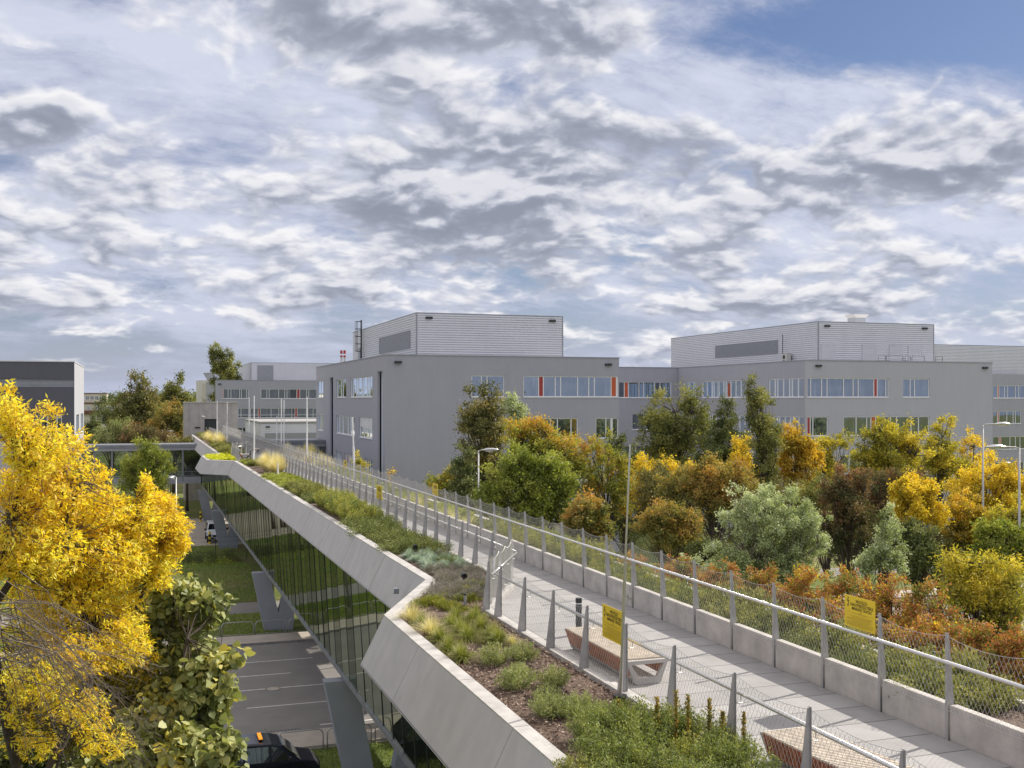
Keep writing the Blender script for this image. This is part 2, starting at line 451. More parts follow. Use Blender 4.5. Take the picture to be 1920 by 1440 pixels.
L['lawnblade'] = leafmat('lawn_blades', [(.07, .11, .02), (.12, .17, .03), (.18, .23, .045), (.26, .27, .08)], .35)
L['chips'] = leafmat('bark_chips', [(.05, .035, .025), (.13, .085, .06), (.24, .17, .125), (.38, .29, .23)], 0.0, .03)
L['sedum'] = leafmat('yellow_sedum', [(.12, .18, .015), (.30, .34, .02), (.50, .50, .03), (.60, .55, .05)], .3)

# ------------------------------------------------------------------ foliage
def leaf_object(name, mat, cen, dirs, size, width, tone, parent=None, fold=.25, rng=None, extra=None, link=True):
    """one rhombic leaf per row; cen = leaf base, dirs = unit growth direction"""
    n = len(cen)
    rng = rng or np.random.default_rng(1)
    rv = rng.normal(size=(n, 3)); side = np.cross(dirs, rv); side /= (np.linalg.norm(side, axis=1, keepdims=True) + 1e-9)
    nor = np.cross(dirs, side)
    L_ = size[:, None]; Wd = (size * width)[:, None]
    v0 = cen; v2 = cen + dirs * L_
    mid = cen + dirs * L_ * .45
    v1 = mid + side * Wd * .5 + nor * Wd * fold * rng.uniform(-1, 1, (n, 1))
    v3 = mid - side * Wd * .5 + nor * Wd * fold * rng.uniform(-1, 1, (n, 1))
    V = np.stack([v0, v1, v2, v3], 1).reshape(-1, 3)
    nv = len(V)
    me = bpy.data.meshes.new(name)
    xf = []; 
    if extra is not None and len(extra.v):
        V = np.vstack([V, np.array(extra.v)])
        xf = [[i + nv for i in f] for f in extra.f]
    me.vertices.add(len(V)); me.vertices.foreach_set('co', V.astype(np.float32).ravel())
    li = np.arange(nv); 
    tot = [4] * n + [len(f) for f in xf]
    if xf: li = np.concatenate([li, np.array([i for f in xf for i in f])])
    me.loops.add(len(li)); me.loops.foreach_set('vertex_index', li.astype(np.int32))
    st = np.concatenate([[0], np.cumsum(tot)[:-1]]).astype(np.int32)
    me.polygons.add(len(tot)); me.polygons.foreach_set('loop_start', st); me.polygons.foreach_set('loop_total', np.array(tot, np.int32))
    me.materials.append(mat)
    if xf:
        me.materials.append(M['bark'])
        mi = np.zeros(len(tot), np.int32); mi[n:] = 1; me.polygons.foreach_set('material_index', mi)
    at = me.attributes.new('tone', 'FLOAT', 'FACE')
    tn = np.zeros(len(tot), np.float32); tn[:n] = np.clip(tone, 0, 1); at.data.foreach_set('value', tn)
    me.update(calc_edges=True)
    o = bpy.data.objects.new(name, me)
    if link:
        col.objects.link(o)
        if parent is not None: o.parent = parent
    return o
def unit(a): return a / (np.linalg.norm(a, axis=1, keepdims=True) + 1e-9)

def ovate_object(name, mat, cen, dirs, size, width, tone, parent, rng):
    """two-sided ovate leaf blades folded along a drooping midrib"""
    n = len(cen); rv = rng.normal(size=(n, 3)) + np.array([0, 0, 1.2]); side = unit(np.cross(dirs, rv)); nor = unit(np.cross(side, dirs))
    Ls = size[:, None]; Wd = Ls * width; cup = rng.uniform(.05, .30, (n, 1)) * Wd; dr = rng.uniform(.05, .35, (n, 1)) * Ls
    b = cen; m_ = cen + dirs * Ls * .5 - nor * cup * .6; t = cen + dirs * Ls - nor * dr
    l1 = cen + dirs * Ls * .22 + side * Wd * .46; l2 = cen + dirs * Ls * .62 + side * Wd * .40 - nor * dr * .3
    r1 = cen + dirs * Ls * .22 - side * Wd * .46; r2 = cen + dirs * Ls * .62 - side * Wd * .40 - nor * dr * .3
    V = np.stack([b, l1, l2, t, m_, r1, r2], 1).reshape(-1, 3)
    base = (np.arange(n) * 7)[:, None]
    li = np.concatenate([base + np.array([0, 1, 2, 3, 4]), base + np.array([0, 4, 3, 6, 5])], 1).ravel()
    me = bpy.data.meshes.new(name); me.vertices.add(len(V)); me.vertices.foreach_set('co', V.astype(np.float32).ravel())
    me.loops.add(len(li)); me.loops.foreach_set('vertex_index', li.astype(np.int32)); me.polygons.add(2 * n)
    me.polygons.foreach_set('loop_start', (np.arange(2 * n) * 5).astype(np.int32)); me.polygons.foreach_set('loop_total', np.full(2 * n, 5, np.int32))
    me.materials.append(mat); at = me.attributes.new('tone', 'FLOAT', 'FACE'); at.data.foreach_set('value', np.repeat(np.clip(tone, 0, 1), 2).astype(np.float32))
    me.update(calc_edges=True); o = bpy.data.objects.new(name, me); col.objects.link(o); o.parent = parent
    return o
def make_tree(name, label, cat, base, blobs, pal, nleaf, leaf, aspect=.55, clump=.30, ncl=None, seed=0, trunk_r=.16, bark='bark',
              droop=.0, density_edge=2.2, group=None, wind=0.0, lean=(0, 0), top_tone=0.0, cf=.42, flat=.75, trunk=True, sprig=.62, sprw=.9, ovate=False, parts=('trunk', 'crown')):
    """blobs: world-space ellipsoids (x,y,z,rx,ry,rz)"""
    rng = np.random.default_rng(seed); rnd = random.Random(seed)
    root = thing(name, label, cat, base, group)
    B = np.array(blobs, float); off = np.array(base)
    B[:, :3] -= off
    vol = (B[:, 3] * B[:, 4] * B[:, 5]) ** .8; pw = vol / vol.sum()
    if ncl is None: ncl = int(34 + 16 * len(blobs))
    bi = rng.choice(len(B), ncl, p=pw)
    dr = unit(rng.normal(size=(ncl, 3)))
    rad = rng.uniform(0, 1, ncl) ** (1 / density_edge)
    ph_ = rng.uniform(0, 6.28, (len(B), 3)); th_ = np.arctan2(dr[:, 1], dr[:, 0]); el_ = dr[:, 2]
    lump = 1 + .22 * np.sin(3 * th_ + ph_[bi, 0] + 2 * el_) + .16 * np.sin(5 * th_ - 3 * el_ + ph_[bi, 1]) + .12 * np.sin(6 * el_ + ph_[bi, 2])
    cc = B[bi, :3] + dr * (rad * np.clip(lump, .55, 1.35))[:, None] * B[bi, 3:6]
    cr = clump * B[bi, 3:6].mean(1) ** .75 * B[:, 3:6].mean() ** .25 * rng.uniform(.55, 1.35, ncl)
    ctone = rng.uniform(0, 1, ncl)
    # leaves
    w = cr ** 2; w /= w.sum()
    li = rng.choice(ncl, nleaf, p=w)
    g = rng.normal(size=(nleaf, 3)); g = unit(g) * (rng.uniform(0, 1, (nleaf, 1)) ** (1 / 2.3))
    g[:, 2] *= flat
    pos = cc[li] + g * cr[li][:, None]
    nsp = max(8, ncl * 9); sc = rng.choice(ncl, nsp, p=w)
    so_ = unit(rng.normal(size=(nsp, 3)) + np.array([wind * 1.2, 0, .75 - droop * .9])); outw = unit(cc[sc] - cc.mean(0))
    so_ = unit(so_ + outw * .5)
    s0_ = cc[sc] + unit(rng.normal(size=(nsp, 3))) * cr[sc][:, None] * rng.uniform(.2, .9, (nsp, 1)); sl_ = cr[sc] * rng.uniform(.5, 1.65, nsp)
    onsp = rng.uniform(0, 1, nleaf) < sprig
    si = rng.integers(0, nsp, nleaf); qq = rng.uniform(0, 1, (nleaf, 1))
    psp = s0_[si] + so_[si] * sl_[si][:, None] * qq + rng.normal(size=(nleaf, 3)) * (leaf * sprw) + np.array([0, 0, -.10]) * (qq ** 2) * sl_[si][:, None] * (1 + droop)
    pos = np.where(onsp[:, None], psp, pos); li = np.where(onsp, sc[si], li)
    dirs = unit(g * .6 + np.where(onsp[:, None], so_[si] * .6, 0) + rng.normal(size=(nleaf, 3)) * .75 + np.array([wind, 0, -droop]))
    sz = leaf * rng.uniform(.6, 1.35, nleaf)
    zmin = (B[:, 2] - B[:, 5]).min(); zmax = (B[:, 2] + B[:, 5]).max()
    hz_ = (pos[:, 2] - zmin) / max(.1, zmax - zmin)
    tone = cf * ctone[li] + (1 - cf) * rng.uniform(0, 1, nleaf) + top_tone * (hz_ - .5)
    kf = 2.2 / max(.5, B[:, 3].max()); pc = rng.uniform(0, 6, 3)
    tone = tone + .16 * np.sin(pos[:, 0] * kf + pc[0]) * np.sin(pos[:, 2] * kf * 1.3 + pc[1]) + .10 * np.sin(pos[:, 1] * kf * 2 + pc[2])
    # limbs
    mb = MB()
    cen = B[:, :3].mean(0)
    zt = max(.4, B[:, 2].min() * .55)
    htop = cen[2] + .35 * (zmax - cen[2])
    tp = []
    for k in range(7):
        q = k / 6
        tp.append((cen[0] * q * q * .9 + rnd.uniform(-.12, .12) * q + lean[0] * q, cen[1] * q * q * .9 + rnd.uniform(-.12, .12) * q + lean[1] * q, htop * q))
    rr = [trunk_r * (1 - .72 * k / 6) for k in range(7)]; rr[0] *= 1.3
    if trunk:
        mb.tube(tp, rr, 8)
    TP = np.array(tp)
    nl = min(ncl, 14 + 3 * len(blobs))
    order = rng.permutation(ncl)
    limbpts = [TP[k] for k in range(3, 7)]; 
    for i in order[:nl]:
        c = cc[i]
        k = int(np.clip(np.searchsorted(TP[:, 2], c[2] * .72) - 1, 1, 5))
        a = TP[k]
        L0 = np.linalg.norm(c - a); m1 = a + (c - a) * .35 + np.array([0, 0, .10 * L0]); m2 = a + (c - a) * .7 + rng.normal(size=3) * .05 * L0
        r0 = rr[k] * .45
        mb.tube([a, m1, m2, c], [r0, r0 * .7, r0 * .42, r0 * .15], 5, cap=False)
        limbpts += [m1, m2]
    LP = np.array(limbpts)
    for i in order[nl:]:
        c = cc[i]; dd = np.linalg.norm(LP - c, axis=1); a = LP[dd.argmin()]
        r0 = trunk_r * .13
        mb.tube([a, (a + c) / 2 + rng.normal(size=3) * .06 * dd.min(), c], [r0, r0 * .7, r0 * .3], 4, cap=False)
    mb.v = [tuple(Vector(p) + Vector(base)) for p in mb.v]
    mb.build(parts[0], M[bark], root, smooth=True, fix=False)
    if ovate: ovate_object(parts[1], L[pal], pos, dirs, sz, aspect, tone, root, rng)
    else: leaf_object(parts[1], L[pal], pos, dirs, sz, aspect, tone, root, rng=rng)
    return root

def pxblobs(d, lst, depth=1.0):
    """[(px,py,rx,ry)] in photo pixels at distance d -> world ellipsoids"""
    o = []
    for (px, py, rx, ry) in lst:
        x, y, z = WZ(px, py, d); s = d / F
        o.append((x, y, z, rx * s, rx * s * depth, ry * s))
    return o

# =================================================================== SETTING
def struct(name, mb, mat, **k):
    return tag(mb.build(name, mat, **k), kind='structure')
mb = MB(); mb.quad((-2500, -600, 0), (2500, -600, 0), (2500, 3500, 0), (-2500, 3500, 0)); struct('ground', mb, M['lawn'])
RX0, RX1 = -400, 400
mb = MB(); mb.quad((RX0, 50.6, .006), (RX1, 50.6, .006), (RX1, 69.4, .006), (RX0, 69.4, .006)); struct('road', mb, M['asphalt'])
mb = MB(); mb.box(RX0, RX1, 48.0, 50.45, -.1, .12); struct('near_pavement', mb, M['pavement'])
mb = MB(); mb.box(RX0, RX1, 50.45, 50.6, -.1, .125); mb.box(RX0, RX1, 69.4, 69.56, -.1, .125); struct('road_kerb', mb, M['kerb'])
mb = MB(); mb.box(RX0, RX1, 69.56, 71.9, -.1, .12); struct('far_pavement', mb, M['pavement'])
mb = MB(); mb.quad((RX0, 80.0, .01), (RX1, 80.0, .01), (RX1, 84.2, .01), (RX0, 84.2, .01)); struct('service_lane', mb, M['asphalt'])
mb = MB(); mb.quad((-120, 118.5, .01), (17, 118.5, .01), (17, 146, .01), (-120, 146, .01)); struct('car_park', mb, M['pavement'])
mb = MB()
for k, (y, on, offn, w) in enumerate([(64.9, 4.2, 3.6, .12), (61.7, 4.6, 3.6, .12), (58.7, 400, 0, .13), (55.3, 4.4, 3.6, .12), (51.4, 400, 0, .14)]):
    x = RX0 + k * 1.7
    if y == 51.4: x = 8.1
    while x < RX1:
        e = min(RX1, x + on)
        mb.quad((x, y - w / 2, .012), (e, y - w / 2, .012), (e, y + w / 2, .012), (x, y + w / 2, .012)); x = e + offn
struct('road_marking', mb, M['white_paint'])
# low earth bank beyond the service lane
mb = MB(); NX, NY = 60, 10
def bank(x, y):
    t_ = (y - 84.6) / 20.0
    return .02 + 1.0 * math.sin(math.pi * min(1, max(0, t_))) ** 1.2 + .18 * math.sin(x * .7) * math.sin(math.pi * t_) * math.sin(y * .9)
vs = [( -60 + 76 * i / NX, 84.6 + 19.6 * j / NY, bank(-60 + 76 * i / NX, 84.6 + 19.6 * j / NY)) for j in range(NY + 1) for i in range(NX + 1)]
mb.add(vs, [(j * (NX + 1) + i, j * (NX + 1) + i + 1, (j + 1) * (NX + 1) + i + 1, (j + 1) * (NX + 1) + i) for j in range(NY) for i in range(NX)])
struct('grass_bank', mb, M['lawn'], smooth=True)
# distant hills
mb = MB(); hp = []
rnd = random.Random(5)
nseg = 160
for k in range(nseg + 1):
    a = R(-75 + 150 * k / nseg)
    x = 2300 * math.sin(a + YAW); y = 2300 * math.cos(a + YAW)
    h = CZ + 6 + 5 * math.sin(k * .31) + 5 * math.sin(k * .83 + 1) + rnd.uniform(-1, 1)
    if 40 < k < 62: h += 7
    hp.append((x, y, h))
for a, b_ in zip(hp[:-1], hp[1:]):
    mb.quad((a[0] * .9, a[1] * .9, 0), (b_[0] * .9, b_[1] * .9, 0), b_, a)
    mb.quad(a, b_, (b_[0] * 1.1, b_[1] * 1.1, 0), (a[0] * 1.1, a[1] * 1.1, 0))
struct('hills', mb, M['hill'], smooth=True)

# =================================================================== BRIDGE
ZD, ZK, ZC, ZSOIL = CZ - 5.4, CZ - 5.27, CZ - 5.2, CZ - 5.36     # deck, kerb top, coping top, soil
ZB0, ZG = ZC - 1.22, CZ - 10.9                                   # cladding bottom edge, glass bottom
bridge = thing('footbridge', 'long elevated footbridge clad in pale concrete panels with dark glass sides and planted deck', 'bridge', (11, 12, 0))
Y0, Y1 = 4.0, 171.8
LEFT = [(5.65, Y0), (5.65, 26.0), (7.9, 30.7), (7.78, 95.7), (5.65, 98.2), (5.62, 105.9), (7.3, 107.6), (7.55, Y1)]
RIGHT = [(14.6, Y0), (14.6, 98.0), (16.4, 100.5), (16.4, 108.0), (14.6, 110.2), (14.5, Y1)]
def offset_poly(pl, d):
    """offset to the left of travel direction by d (mitred)"""
    o = []
    for i, p in enumerate(pl):
        ns = []
        if i > 0: a = pl[i - 1]; t_ = Vector((p[0] - a[0], p[1] - a[1])).normalized(); ns.append(Vector((-t_.y, t_.x)))
        if i < len(pl) - 1: a = pl[i + 1]; t_ = Vector((a[0] - p[0], a[1] - p[1])).normalized(); ns.append(Vector((-t_.y, t_.x)))
        if len(ns) == 2:
            b_ = (ns[0] + ns[1]).normalized(); b_ = b_ / max(.3, b_.dot(ns[0]))
        else: b_ = ns[0]
        o.append((p[0] + b_.x * d, p[1] + b_.y * d))
    return o
def lerp2(a, b, q): return (a[0] + (b[0] - a[0]) * q, a[1] + (b[1] - a[1]) * q)
for sgn, PL in ((1, LEFT), (-1, RIGHT)):
    outp = offset_poly(PL, .56 * sgn)      # bottom edge of the cladding, pushed outwards
    inn = offset_poly(PL, -.27 * sgn)
    lip = offset_poly(PL, .0)
    mbc = MB(); und = MB()
    for i in range(len(PL) - 1):
        a, b_ = PL[i], PL[i + 1]; ao, bo = outp[i], outp[i + 1]; ai, bi = inn[i], inn[i + 1]
        Ls = math.dist(a, b_)
        if sgn == 1 and i == 0: cuts = [0, (10.3 - Y0) / Ls, (16.4 - Y0) / Ls, (22.55 - Y0) / Ls, 1]
        else:
            k = max(1, round(Ls / 5.6)); cuts = [q / k for q in range(k + 1)]
        for q0, q1 in zip(cuts[:-1], cuts[1:]):
            gp = (.009 if b_[1] < 31 else .02) / Ls
            s0, s1 = q0 + gp, q1 - gp
            A, B_ = lerp2(a, b_, s0), lerp2(a, b_, s1); Ao, Bo = lerp2(ao, bo, s0), lerp2(ao, bo, s1)
            pn = MB(); th = .05 * sgn
            zt = ZC - .045
            nx = (b_[1] - a[1]) / Ls * th; ny = -(b_[0] - a[0]) / Ls * th
            pn.hexa([(Ao[0], Ao[1], ZB0), (Bo[0], Bo[1], ZB0), (Bo[0] + nx, Bo[1] + ny, ZB0), (Ao[0] + nx, Ao[1] + ny, ZB0),
                     (A[0], A[1], zt), (B_[0], B_[1], zt), (B_[0] + nx, B_[1] + ny, zt), (A[0] + nx, A[1] + ny, zt)])
            pn.build('cladding_panel', M['clad'], bridge)
            # coping stones
            Ai, Bi = lerp2(ai, bi, q0), lerp2(ai, bi, q1)
            kk = max(1, round(Ls * (q1 - q0) / 2.8))
            for j in range(kk):
                u0, u1 = j / kk + .0016, (j + 1) / kk - .0016
                e0, e1 = lerp2(a, b_, q0 + (q1 - q0) * u0), lerp2(a, b_, q0 + (q1 - q0) * u1)
                i0, i1 = lerp2(ai, bi, q0 + (q1 - q0) * u0), lerp2(ai, bi, q0 + (q1 - q0) * u1)
                mbc.hexa([(e0[0], e0[1], ZC - .06), (e1[0], e1[1], ZC - .06), (i1[0], i1[1], ZC - .20), (i0[0], i0[1], ZC - .20),
                          (e0[0], e0[1], ZC - .015), (e1[0], e1[1], ZC - .015), (i1[0], i1[1], ZC), (i0[0], i0[1], ZC)])
        # backing core behind the panels (dark joint) and underside of the overhang
        und.quad((ao[0] - .05 * sgn * 0, ao[1], ZB0 + .03), (bo[0], bo[1], ZB0 + .03), (bi[0] + .6 * sgn, bi[1], ZB0 + .03), (ai[0] + .6 * sgn, ai[1], ZB0 + .03))
        und.quad((ao[0] + .05 * sgn, ao[1], ZB0 + .02), (bo[0] + .05 * sgn, bo[1], ZB0 + .02), (b_[0] + .06 * sgn, b_[1], ZC - .07), (a[0] + .06 * sgn, a[1], ZC - .07))
    mbc.build('coping', M['coping'], bridge)
    und.build('underside_lining', M['darkmetal'], bridge, fix=False)
# glass sides
for sgn, xt, xb in ((1, 7.50, 7.78), (-1, 15.0, 14.72)):
    gm = MB(); mu = MB(); bt = MB(); tp_ = MB()
    step = 1.52; k = 0; y = Y0; rg_ = random.Random(12)
    zt = ZB0 + .03
    while y < Y1 - .1:
        e = min(Y1, y + step)
        j1, j2, j3 = rg_.uniform(-.012, .012), rg_.uniform(-.012, .012), rg_.uniform(-.012, .012)
        gm.quad((xb + j1, y + .02, ZG), (xb + j2, e - .02, ZG), (xt + j3, e - .02, zt), (xt + j1 + j3 - j2, y + .02, zt))
        mu.bar((xb - .004 * sgn, y, ZG - .03), (xt - .004 * sgn, y, zt), .020, .034, (0, 1, 0))
        bt.box(min(xb - .05 * sgn, xb + .12 * sgn), max(xb - .05 * sgn, xb + .12 * sgn), y + .03, e - .03, ZG - .14, ZG - .02)
        y = e; k += 1
    bt.box(min(xb, xb + .2 * sgn), max(xb, xb + .2 * sgn), Y0, Y1, ZG - .30, ZG - .16)
    tp_.box(min(xt - .04 * sgn, xt + .05 * sgn), max(xt - .04 * sgn, xt + .05 * sgn), Y0, Y1, zt - .10, zt - .01)
    gm.build('glass_wall', M['bridgeglass'], bridge)
    mu.build('mullions', M['darkmetal'], bridge)
    bt.build('bottom_rail', M['greymetal'], bridge)
    tp_.build('top_rail', M['darkmetal'], bridge)
mb = MB(); mb.box(7.95, 14.55, Y0, Y1, ZG - .55, ZG - .16); mb.build('soffit', M['pier'], bridge)
mb = MB(); mb.box(8.1, 14.4, Y0, Y1, ZB0 - .3, ZD - .02); mb.build('floor_slab', M['rawconc'], bridge)
# bay floors
mb = MB(); mb.prism([(5.55, Y0, ZB0 + .1), (8.2, Y0, ZB0 + .1), (8.2, 30.5, ZB0 + .1), (7.9, 30.2, ZB0 + .1), (5.55, 25.9, ZB0 + .1)], (0, 0, ZSOIL - ZB0 - .2))
mb.prism([(8.2, 95.9, ZB0 + .1), (8.2, 107.3, ZB0 + .1), (5.75, 105.8, ZB0 + .1), (5.75, 98.3, ZB0 + .1)], (0, 0, ZSOIL - ZB0 - .2))
mb.prism([(14.3, 98.3, ZB0 + .1), (16.2, 100.7, ZB0 + .1), (16.2, 107.8, ZB0 + .1), (14.3, 109.8, ZB0 + .1)], (0, 0, ZSOIL - ZB0 - .2))
mb.build('bay_floor', M['rawconc'], bridge)
# deck paving and planted strips
XN, XW, XRW = 10.28, 8.35, 12.16     # narrow-left, wide-left, right fence lines
BAY1 = (Y0, 26.3, 29.8)              # wide part, then diagonal to the narrow line
mb = MB()
deckpoly = [(XW, Y0), (XRW, Y0), (XRW, Y1), (XN, Y1), (XN, 108.5), (XW, 105.5), (XW, 97.5), (XN, 95.0), (XN, 29.8), (XW, 26.3)]
mb.quad((XW, Y0, ZD), (XRW, Y0, ZD), (XRW, 26.3, ZD), (XW, 26.3, ZD))
mb.quad((XW, 26.3, ZD), (XRW, 26.3, ZD), (XRW, 29.8, ZD), (XN, 29.8, ZD))
mb.quad((XN, 29.8, ZD), (XRW, 29.8, ZD), (XRW, 95, ZD), (XN, 95, ZD))
mb.quad((XN, 95, ZD), (XRW, 95, ZD), (XRW, 97.5, ZD), (XW, 97.5, ZD))
mb.quad((XW, 97.5, ZD), (XRW, 97.5, ZD), (XRW, 105.5, ZD), (XW, 105.5, ZD))
mb.quad((XW, 105.5, ZD), (XRW, 105.5, ZD), (XRW, 108.5, ZD), (XN, 108.5, ZD))
mb.quad((XN, 108.5, ZD), (XRW, 108.5, ZD), (XRW, Y1, ZD), (XN, Y1, ZD))
mb.build('deck_paving', M['deck'], bridge)
inL = offset_poly(LEFT, -.24); inR = offset_poly(RIGHT, .24)
def xl(y, pl):
    for a, b_ in zip(pl[:-1], pl[1:]):
        if a[1] <= y <= b_[1]: return a[0] + (b_[0] - a[0]) * (y - a[1]) / max(1e-6, b_[1] - a[1])
    return pl[-1][0] if y > pl[-1][1] else pl[0][0]
def xfence(y):
    return xl(y, [(XW, 0), (XW, 26.3), (XN, 29.8), (XN, 95), (XW, 97.5), (XW, 105.5), (XN, 108.5), (XN, 200)])
mb = MB(); rnd = random.Random(3)
ys = sorted(set([Y0 + .6 * k for k in range(int((Y1 - Y0) / .6) + 1)] + [25.95, 26.3, 29.8, 30.7, 95, 95.7, 97.5, 98.2, 105.5, 105.9, 107.6, 108.5, Y1]))
for side in (0, 1):
    rows = []
    for y in ys:
        x0, x1 = (xl(y, inL) - .02, xfence(y) - .1) if side == 0 else (XRW + .1, xl(y, inR) + .02)
        rows.append([(x0 + (x1 - x0) * q / 6, y, ZSOIL + (rnd.uniform(-.02, .05) if 0 < q < 6 else 0) + .05 * math.sin(math.pi * q / 6)) for q in range(7)])
    b0 = len(mb.v); mb.v += [p for r_ in rows for p in r_]
    for j in range(len(rows) - 1):
        for q in range(6): a = b0 + j * 7 + q; mb.f.append((a, a + 1, a + 8, a + 7))
mb.build('planter_soil', M['mulch'], bridge, smooth=True)
# kerb on the left, low precast walls on the right
def run_segments(p0, p1, L_):
    n = max(1, round(math.dist(p0, p1) / L_)); return [(lerp2(p0, p1, i / n), lerp2(p0, p1, (i + 1) / n)) for i in range(n)]
kl = [(XW, Y0), (XW, 26.3), (XN, 29.8), (XN, 95), (XW, 97.5), (XW, 105.5), (XN, 108.5), (XN, Y1)]
mb = MB()
for a, b_ in zip(kl[:-1], kl[1:]):
    for s0, s1 in run_segments(a, b_, 1.8):
        t_ = Vector((s1[0] - s0[0], s1[1] - s0[1], 0)); ln = t_.length; t_ /= ln
        q0 = Vector((s0[0], s0[1], 0)) + t_ * .008; q1 = Vector((s1[0], s1[1], 0)) - t_ * .008
        mb.bar((q0.x - .02, q0.y, (ZK + ZD) / 2 - .07), (q1.x - .02, q1.y, (ZK + ZD) / 2 - .07), .22, ZK - ZD + .16)
mb.build('kerb', M['coping'], bridge, bevel=.01)
PS = 1.665
y = Y0 + .12; WALLTOP = ZD + .56
rposts = []
while y < Y1 - .5:
    rposts.append(y); y += PS
rw = MB(); n_made = 0
for i, y in enumerate(rposts[:-1]):
    rw.box(XRW + .02, XRW + .17, y + .045, rposts[i + 1] - .045, ZD - .12, WALLTOP)
rw.build('low_wall', M['wallconc'], bridge, bevel=.008)
# piers: V-shaped, arms spreading across the bridge
for yp in (44.3, 73.6, 116.0, 143.0):
    for sx, xb in ((1, 0), (-1, 22.45)):
        f_ = lambda x: x if sx == 1 else xb - x
        th = .65; zt = ZG - .5
        pm = MB()
        L1 = [(7.98, 0), (9.75, 0), (9.85, 1.25), (8.78, 1.05), (8.60, 1.30), (8.35, zt), (7.15, zt)]
        R1 = [(9.85, 1.25), (10.55, zt), (9.35, zt), (8.78, 1.05)]
        if yp == 44.3:
            pm.prism([(f_(x), yp - th / 2, z) for x, z in [(8.02, -.3), (9.22, -.3), (8.42, zt), (7.12, zt)]], (0, th, 0))
            pm.prism([(f_(x), yp - th / 2, z) for x, z in [(9.9, -.3), (11.0, -.3), (11.9, zt), (10.8, zt)]], (0, th, 0))
            pm.build('pier', M['pier'], bridge); continue
        pm.prism([(f_(x), yp - th / 2, z) for x, z in [(7.98, -.3), (9.75, -.3), (9.88, 1.6), (8.80, 1.15), (8.22, zt), (7.12, zt)]], (0, th, 0))
        pm.prism([(f_(x), yp - th / 2 + .004, z) for x, z in [(8.80, 1.15), (9.88, 1.6), (10.7, zt), (9.5, zt)]], (0, th - .008, 0))
        pm.build('pier', M['pier'], bridge)

# ---------------------------------------------------------------- fences
def fence(name, label, p0, p1, posts, zbase, ztop, side, rail_z, rail_dx, sp=.095, wall=False, wz0=None, group=None, rail=True, light=False):
    """posts: list of fractions; side=+1 web towards +X"""
    root = thing(name, label, 'fence', (p0[0], p0[1], zbase), group)
    t2 = Vector((p1[0] - p0[0], p1[1] - p0[1], 0)); Lf = t2.length; t2 /= Lf
    nrm = Vector((t2.y, -t2.x, 0)) * side
    mt = M['steel'] if not light else M['stainless']
    for s in posts:
        c = Vector((p0[0], p0[1], 0)) + t2 * s
        pm = MB()
        hw = .032
        a = c - t2 * hw; b_ = c + t2 * hw
        def P3(v, n_, z): return (v.x + nrm.x * n_, v.y + nrm.y * n_, z)
        # face plate
        pm.hexa([P3(a, -.008, zbase), P3(b_, -.008, zbase), P3(b_, .0, zbase), P3(a, .0, zbase), P3(a, -.008, ztop), P3(b_, -.008, ztop), P3(b_, .0, ztop), P3(a, .0, ztop)])
        # tapered web
        a = c - t2 * .008; b_ = c + t2 * .008
        wd = .19
        pm.hexa([P3(a, .0, zbase), P3(b_, .0, zbase), P3(b_, wd, zbase), P3(a, wd, zbase), P3(a, .0, ztop - .01), P3(b_, .0, ztop - .01), P3(b_, .035, ztop - .01), P3(a, .035, ztop - .01)])
        post = pm.build('fence_post', mt, root)
        if rail and s < 45:
            bm_ = MB()
            q = c + t2 * .10; 
            bm_.tube([P3(c, -.01, rail_z - .10), P3(c + t2 * .06, -rail_dx, rail_z - .13), P3(q, -rail_dx, rail_z - .10), P3(q, -rail_dx, rail_z - .01)], .008, 5)
            bm_.build('rail_bracket', M['steel'], post)
    if rail:
        rm = MB()
        rm.tube([(p0[0] - nrm.x * rail_dx, p0[1] - nrm.y * rail_dx, rail_z), (p1[0] - nrm.x * rail_dx, p1[1] - nrm.y * rail_dx, rail_z)], .030, 12)
        rm.build('handrail', M['stainless'], root, smooth=True)
    # rope mesh
    wm = MB(); z0 = wz0 if wz0 is not None else zbase + .06; z1 = ztop - .04; H = z1 - z0
    ps = sorted(posts)
    import bisect
    def sag(s):
        i = bisect.bisect_right(ps, s) - 1
        if i < 0 or i >= len(ps) - 1: return 0
        q = (s - ps[i]) / (ps[i + 1] - ps[i]); return .09 * 4 * q * (1 - q)
    slope = 1.75
    rr_ = .0023
    n = int((Lf + H / slope) / sp)
    def pt(s, z): return (p0[0] + t2.x * s - nrm.x * .012, p0[1] + t2.y * s - nrm.y * .012, z)
    for k in range(n):
        for dr_ in (1, -1):
            s0 = k * sp - (H / slope if dr_ == 1 else 0)
            s1 = s0 + dr_ * H / slope
            # bottom point s0 at z0, top s1 at z1 - sag
            a_s, a_z, b_s, b_z = s0, z0, s1, z1
            if a_s < 0: a_z = z0 + (-a_s) * slope if dr_ == 1 else a_z; a_s = 0
            if b_s < 0: b_z = z0 + (a_s) * slope; b_s = 0
            if a_s > Lf: a_z = z0 + (a_s - Lf) * slope; a_s = Lf
            if b_s > Lf: b_z = z0 + (Lf - a_s) * slope; b_s = Lf
            sg = sag(b_s)
            if b_z > z1 - sg:
                dz = b_z - (z1 - sg); b_s -= dr_ * dz / slope; b_z = z1 - sg
            if b_z - a_z < .03: continue
            wm.tube([pt(a_s, a_z), pt(b_s, b_z)], rr_, 3, cap=False)
    for i in range(len(ps) - 1):
        pp = []
        for q in range(7):
            s = ps[i] + (ps[i + 1] - ps[i]) * q / 6; pp.append(pt(s, z1 - sag(s)))
        wm.tube(pp, .004, 4, cap=False)
        wm.tube([pt(ps[i], z0 + .02), pt(ps[i + 1], z0 + .02)], .004, 4, cap=False)
    wm.build('rope_mesh', M['wire'], root, fix=False)
    return root
